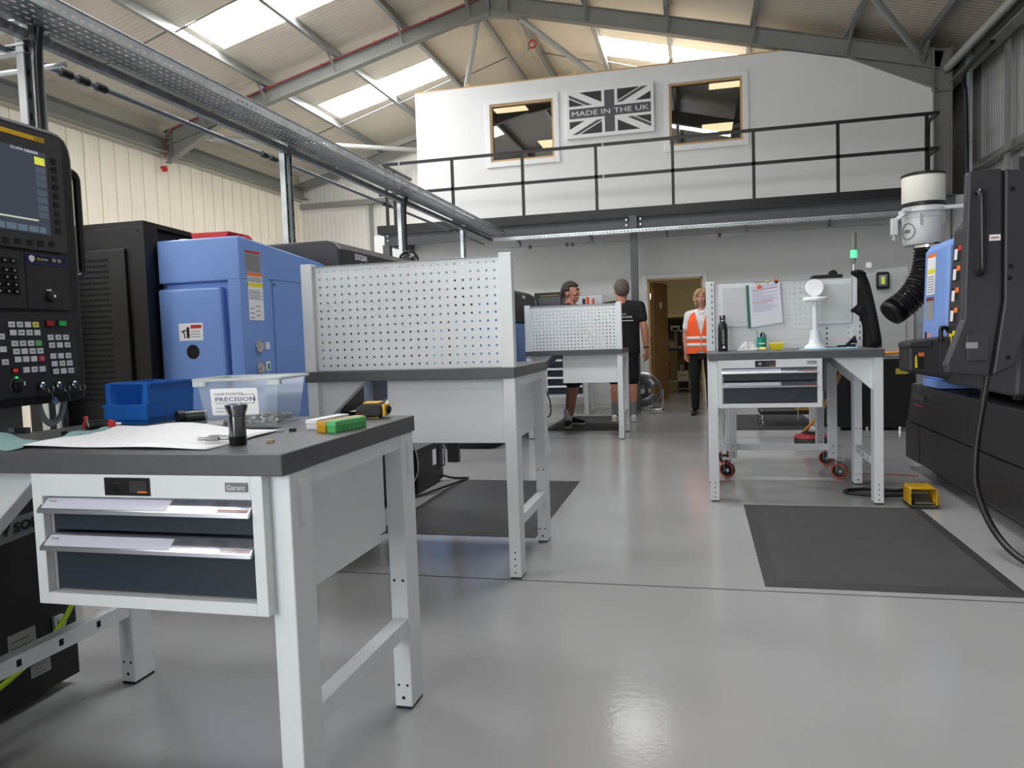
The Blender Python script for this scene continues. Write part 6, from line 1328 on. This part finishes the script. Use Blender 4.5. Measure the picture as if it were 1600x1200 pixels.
def person(label, loc, yaw, h, skinm, hairm, build_=1.0, arms=None, legs=None, head_yaw=0, female=False, shorts=True, head_dx=0):
    k = h / 1.76
    t = thing('person', label, 'person', loc); t['yaw_'] = yaw; t.rotation_euler.z = yaw; t.scale = (k, k, k)
    b = build_
    arms = arms or {}
    A = {}
    for s in (-1, 1):
        A[s] = arms.get(s, [(s * .185 * b, .01, 1.425), (s * .235 * b, .03, 1.15), (s * .245 * b, -.03, .90)])
    Lg = {s: (legs or {}).get(s, [(s * .09, 0, .90), (s * .105, -.01, .49), (s * .11, .02, .085)]) for s in (-1, 1)}
    hs_ = 1.0 if female else 1.09
    hr = Matrix.Translation((head_dx, 0, 1.60)) @ Matrix.Rotation(head_yaw, 4, 'Z') @ Matrix.Scale(hs_, 4) @ Matrix.Translation((0, 0, -1.605 if female else -1.625))
    H = lambda m_: m_.xf(hr)
    # body: head, neck, torso, limbs in one surface
    mb = MB()
    hd = MB().ball((0, .008, 1.672), (.074, .094, .098), 20, 14).ball((0, -.018, 1.612), (.056, .066, .066), 16, 10).ball((0, -.055, 1.572), (.028, .026, .022), 12, 8)
    hd.capsule((0, -.088, 1.668), (0, -.104, 1.636), .009, .0145, 8).ball((0, -.078, 1.69), (.05, .02, .014), 10, 6).ball((0, -.08, 1.595), (.024, .014, .01), 10, 6)
    for s in (-1, 1): hd.ball((s * .0765, .012, 1.645), (.011, .02, .034), 10, 8); hd.ball((s * .036, -.062, 1.638), (.024, .024, .022), 10, 8)
    H(hd); mb.add(hd.v, hd.f)
    mb.capsule((0, .015, 1.46), (head_dx * .7, .01, 1.585), .068 if not female else .052, .062 if not female else .048, 14)
    mb.loft([(0, 0, .86, .15 * b, .10), (0, 0, .98, .15 * b, .10), (0, 0, 1.15, .15 * b, .10), (0, 0, 1.34, .165 * b, .10), (0, .005, 1.44, .12 * b, .075), (0, .01, 1.49, .06, .055)])
    for s in (-1, 1):
        a, e, w_ = [Vector(p) for p in A[s]]
        mb.capsule(a, e, .05 * b, .040 * b, 12); mb.capsule(e, e.lerp(w_, .35), .041 * b, .041 * b, 12); mb.capsule(e.lerp(w_, .35), w_, .041 * b, .027, 12)
        hand(mb, w_, (w_ - e).normalized() + Vector((0, -.1, -.2)), s, (-s * .75, -.6, 0) )
        p, q, r_ = [Vector(x) for x in Lg[s]]
        mb.capsule(p, q, .082 * b, .056 * b, 14); mb.capsule(q, q.lerp(r_, .3) + Vector((0, .012, 0)), .056 * b, .057 * b, 14); mb.capsule(q.lerp(r_, .3) + Vector((0, .012, 0)), r_, .057 * b, .036, 14)
    body = blob('body', mb, skinm, t, .0075, 3)
    # face details
    for s in (-1, 1):
        ey = part('eye', H(MB().ball((s * .031, -.0795, 1.668), (.0115, .008, .0075), 10, 8)), M('eye_white', (214, 208, 202), .3), t, smooth=2); part('iris', H(MB().ball((s * .031, -.0862, 1.668), (.0048, .0025, .0048), 10, 6)), M('iris', (48, 40, 34), .3), ey, smooth=2)
        part('eyebrow', H(MB().tube([(s * .014, -.096, 1.690), (s * .032, -.0945, 1.697), (s * .05, -.083, 1.691)], .0042, 6)), hairm, t, smooth=2)
    part('lips', H(MB().tube([(-.024, -.078, 1.596), (-.008, -.0925, 1.599), (.008, -.0925, 1.599), (.024, -.078, 1.596)], .0052, 6)), M('lips', (170, 96, 88), .5), t, smooth=2)
    return t, A, Lg, H
def shirt(t, A, m, b=1.0, hem=.86, neck=1.475, sl=.52, name='t_shirt', ex=.016):
    mb = MB().loft([(0, 0, hem, .168 * b + ex, .112 + ex), (0, 0, .98, .16 * b + ex, .108 + ex), (0, 0, 1.15, .16 * b + ex, .106 + ex), (0, 0, 1.34, .172 * b + ex, .106 + ex), (0, .005, 1.43, .14 * b + ex, .085 + ex * .8), (0, .01, neck, .074 + ex * .3, .062 + ex * .3)], 28)
    for s in (-1, 1):
        a, e, w_ = [Vector(p) for p in A[s]]; mb.capsule(a, a.lerp(e, sl), .064 * b, .058 * b, 14); mb.capsule((s * .05, .012, 1.455), a + Vector((-s * .012, 0, .004)), .058, .062 * b, 12)
    return blob(name, mb, m, t, .011, 4)
def trousers(t, Lg, m, to=1.0, b=1.0, waist=.93, name='trousers', ex=.016):
    """to: fraction of the shin covered (negative: part of the thigh)"""
    mb = MB().loft([(0, 0, .80, .165 * b, .115), (0, 0, .88, .165 * b, .118), (0, 0, waist, .155 * b + .008, .108)], 24)
    for s in (-1, 1):
        p, q, r_ = [Vector(x) for x in Lg[s]]
        if to <= 0: mb.capsule(p, p.lerp(q, 1 + to), .092 * b + ex * .3, .076 * b + ex * .5, 14)
        else: mb.capsule(p, q, .092 * b, .07 * b, 14); mb.capsule(q, q.lerp(r_, to), .07 * b, .058 * b, 14)
    return blob(name, mb, m, t, .011, 4)
def shoes(t, Lg, m, solem, yaws=(0, 0), sock=None, sockm=None):
    for i, s in enumerate((-1, 1)):
        r_ = Vector(Lg[s][2]); rz = Matrix.Translation((r_.x, r_.y, 0)) @ Matrix.Rotation(yaws[i], 4, 'Z')
        mb = MB()
        for (y, z, rx, ry, rz_) in ((.045, .045, .037, .04, .04), (0, .06, .037, .05, .045), (-.05, .048, .038, .06, .036), (-.11, .038, .041, .06, .028), (-.155, .033, .038, .042, .023)): mb.ball((0, y, z), (rx, ry, rz_), 14, 8)
        mb.xf(rz); sh = blob('shoe', mb, m, t, .008, 3)
        so = MB(); out = [(-.034, .07), (-.038, 0), (-.036, -.05), (-.043, -.12), (-.03, -.185), (0, -.2), (.03, -.185), (.043, -.12), (.036, -.05), (.038, 0), (.034, .07), (0, .086)]
        so.prism(out, 'z', 0.0, .022).xf(rz); part('sole', so, solem, sh)
        if sock: 
            sm = MB().cyl((r_.x, r_.y + .002, .06), (r_.x, r_.y + .004, sock), .046, .05, 18); part('sock', sm, sockm, t, smooth=True)
def hair_cap(t, H, m, front=1.715, back=1.59, thick=.012):
    mb = MB().ball((0, .010, 1.675), (.0745 + thick, .0945 + thick * 1.0, .1 + thick), 28, 20)
    keep = lambda p: p[2] > (back if p[1] > .05 else back + .06 if p[1] > .03 else 1.665 if p[1] > -.03 else front)
    idx = {}; vs = []
    for i, p in enumerate(mb.v):
        if keep(p): idx[i] = len(vs); vs.append(p)
    mb.f = [[idx[i] for i in f] for f in mb.f if all(i in idx for i in f)]; mb.v = vs
    H(mb); return part('hair', mb, m, t, smooth=2, solid=.008)

blk_cloth = M('black_cotton', (24, 24, 27), .85, bump=(120, .3)); navy_cloth = M('dark_navy_cotton', (34, 36, 46), .85, bump=(120, .3))
# man on the left, in profile, looking right
t, A, Lg, H = person('man in black t-shirt and dark shorts in profile behind the far bench', (-1.50, 9.22, .012), R(70), 1.76, skin2, M('dark_brown_hair', (58, 50, 46), .8, bump=(300, .8)), 1.05,
    legs={-1: [(-.09, .0, .90), (-.11, -.05, .49), (-.12, .02, .085)], 1: [(.09, 0, .90), (.10, .04, .49), (.10, .12, .085)]}, head_yaw=R(8))
shirt(t, A, blk_cloth, 1.08); trousers(t, Lg, navy_cloth, -.12, 1.05, name='shorts')
shoes(t, Lg, M('black_knit', (22, 22, 24), .8), M('pale_sole', (206, 204, 198), .6), (R(-65), R(8)), .21, M('white_sock', (224, 226, 230), .8)); hair_cap(t, H, M('dark_brown_hair'), 1.722, 1.60)
# man with his back to the camera
t, A, Lg, H = person('man seen from behind in black t-shirt with printed back', (-.93, 9.70, .012), R(180), 1.79, skin2, M('greying_brown_hair', (92, 84, 78), .8, bump=(300, .8)), 1.12,
    arms={-1: [(-.215, .01, 1.42), (-.275, .04, 1.14), (-.29, .0, .88)], 1: [(.21, .01, 1.42), (.25, -.02, 1.14), (.16, -.2, 1.02)]}, head_yaw=R(18))
shirt(t, A, blk_cloth, 1.2, .84); trousers(t, Lg, M('black_shorts', (18, 18, 20), .85), -.08, 1.1, name='shorts')
shoes(t, Lg, M('white_trainer', (206, 204, 196), .6), M('pale_sole'), (R(12), R(-10)), .24, M('grey_sock', (120, 120, 120), .8)); hair_cap(t, H, M('greying_brown_hair'), 1.72, 1.585)
o0 = ORG[t.name].copy(); ORG[t.name] = Vector((0, 0, 0))
for s_, hh, z, xs in (('NORTHANTS', .017, 1.325, 1.5), ('PRECISION', .026, 1.285, 1.6)): text('back_print', s_, hh, (.155, .1385, z), (-1, 0, 0), (0, .0, 1), white_ink, t, xs=xs, ext=.002)
part('back_print', MB().box(-.15, .15, .139, .143, 1.248, 1.256), white_ink, t); ORG[t.name] = o0
part('wristband', MB().cyl((-.288, .005, .905), (-.2885, .003, .925), .036, n=16), black_pl, t, smooth=True)
# woman in hi-vis vest
t, A, Lg, H = person('woman with curly blond hair in an orange hi-vis vest by the doorway', (.055, 10.45, 0), R(-4), 1.66, skin, M('blond_brows', (150, 120, 84), .8), .95, female=True,
    arms={-1: [(-.175, .01, 1.42), (-.235, .03, 1.15), (-.225, -.02, .89)]})
pol = M('white_polo', (228, 228, 230), .8); shirt(t, A, pol, 1.04, .88, 1.485, .62, 'polo_shirt')
part('collar', MB().tube([(-.062, .02, 1.49), (-.05, -.05, 1.475), (-.012, -.098, 1.43)], .014, 8).tube([(.062, .02, 1.49), (.05, -.05, 1.475), (.012, -.098, 1.43)], .014, 8), pol, t, smooth=2)
hv = M('hi_vis_orange', (255, 98, 40), .7, bump=(200, .3))
vest = MB().loft([(0, 0, .865, .218, .155), (0, 0, .98, .212, .15), (0, 0, 1.15, .205, .145), (0, 0, 1.34, .205, .142), (0, .005, 1.43, .175, .112), (0, .01, 1.468, .125, .09)], 32)
vcut = lambda p: (p.y < 0 and abs(p.x + .008) < max(0, (p.z - 1.135) * .24)) or p.z > 1.463 or p.z < .872 + (.05 * max(0, 1 - abs(p.x + .01) / .07) if p.y < 0 else 0) or (abs(p.x) > .172 and p.z > 1.26 and abs(p.x) > .172 + (1.46 - p.z) * .14)
vo = blob('hi_vis_vest', vest, hv, t, .009, 3, vcut)
rf = M('reflective_silver', (232, 234, 234), .35)
for z in (1.095, 1.0):
    n = 40; mb = MB(); k_ = (z - .865) / .285
    rx, ry = .2195 - .012 * min(k_, 1), .158 - .008 * min(k_, 1)
    for zz in (z - .023, z + .023):
        for i in range(n): a = 2 * math.pi * i / n; mb.v.append((rx * math.cos(a), ry * math.sin(a), zz))
    mb.f = [[i, (i + 1) % n, n + (i + 1) % n, n + i] for i in range(n)]; part('reflective_band', mb, rf, vo, solid=.004, smooth=2)
part('zip', MB().box(-.016, .0, -.164, -.156, .935, 1.13), M('pale_zip', (214, 150, 140), .5), vo)
trousers(t, Lg, M('black_trousers', (16, 16, 18), .85), .93, 1.0); shoes(t, Lg, M('black_leather_shoe', (26, 23, 22), .35), black_pl, (R(-6), R(16)))
rnd = random.Random(4); mb = MB().ball((0, .03, 1.675), (.088, .085, .105), 16, 12)
for k in range(150):
    a = rnd.uniform(0, 2 * math.pi); z = rnd.uniform(1.56, 1.785); q = math.sqrt(max(0, 1 - ((z - 1.66) / .135) ** 2)); x, y = .098 * q * math.cos(a), .012 + .108 * q * math.sin(a)
    if y < -.035 and z < 1.735 and abs(x) < .068: continue
    mb.ball((x, y, z), rnd.uniform(.017, .027), 8, 6)
H(mb); blob('hair', mb, M('curly_blond_hair', (178, 150, 112), .8, bump=(150, .9), var=(40, .2)), t, .008, 1)
for o in [x for x in bpy.data.objects if 'yaw_' in x]: del o['yaw_']
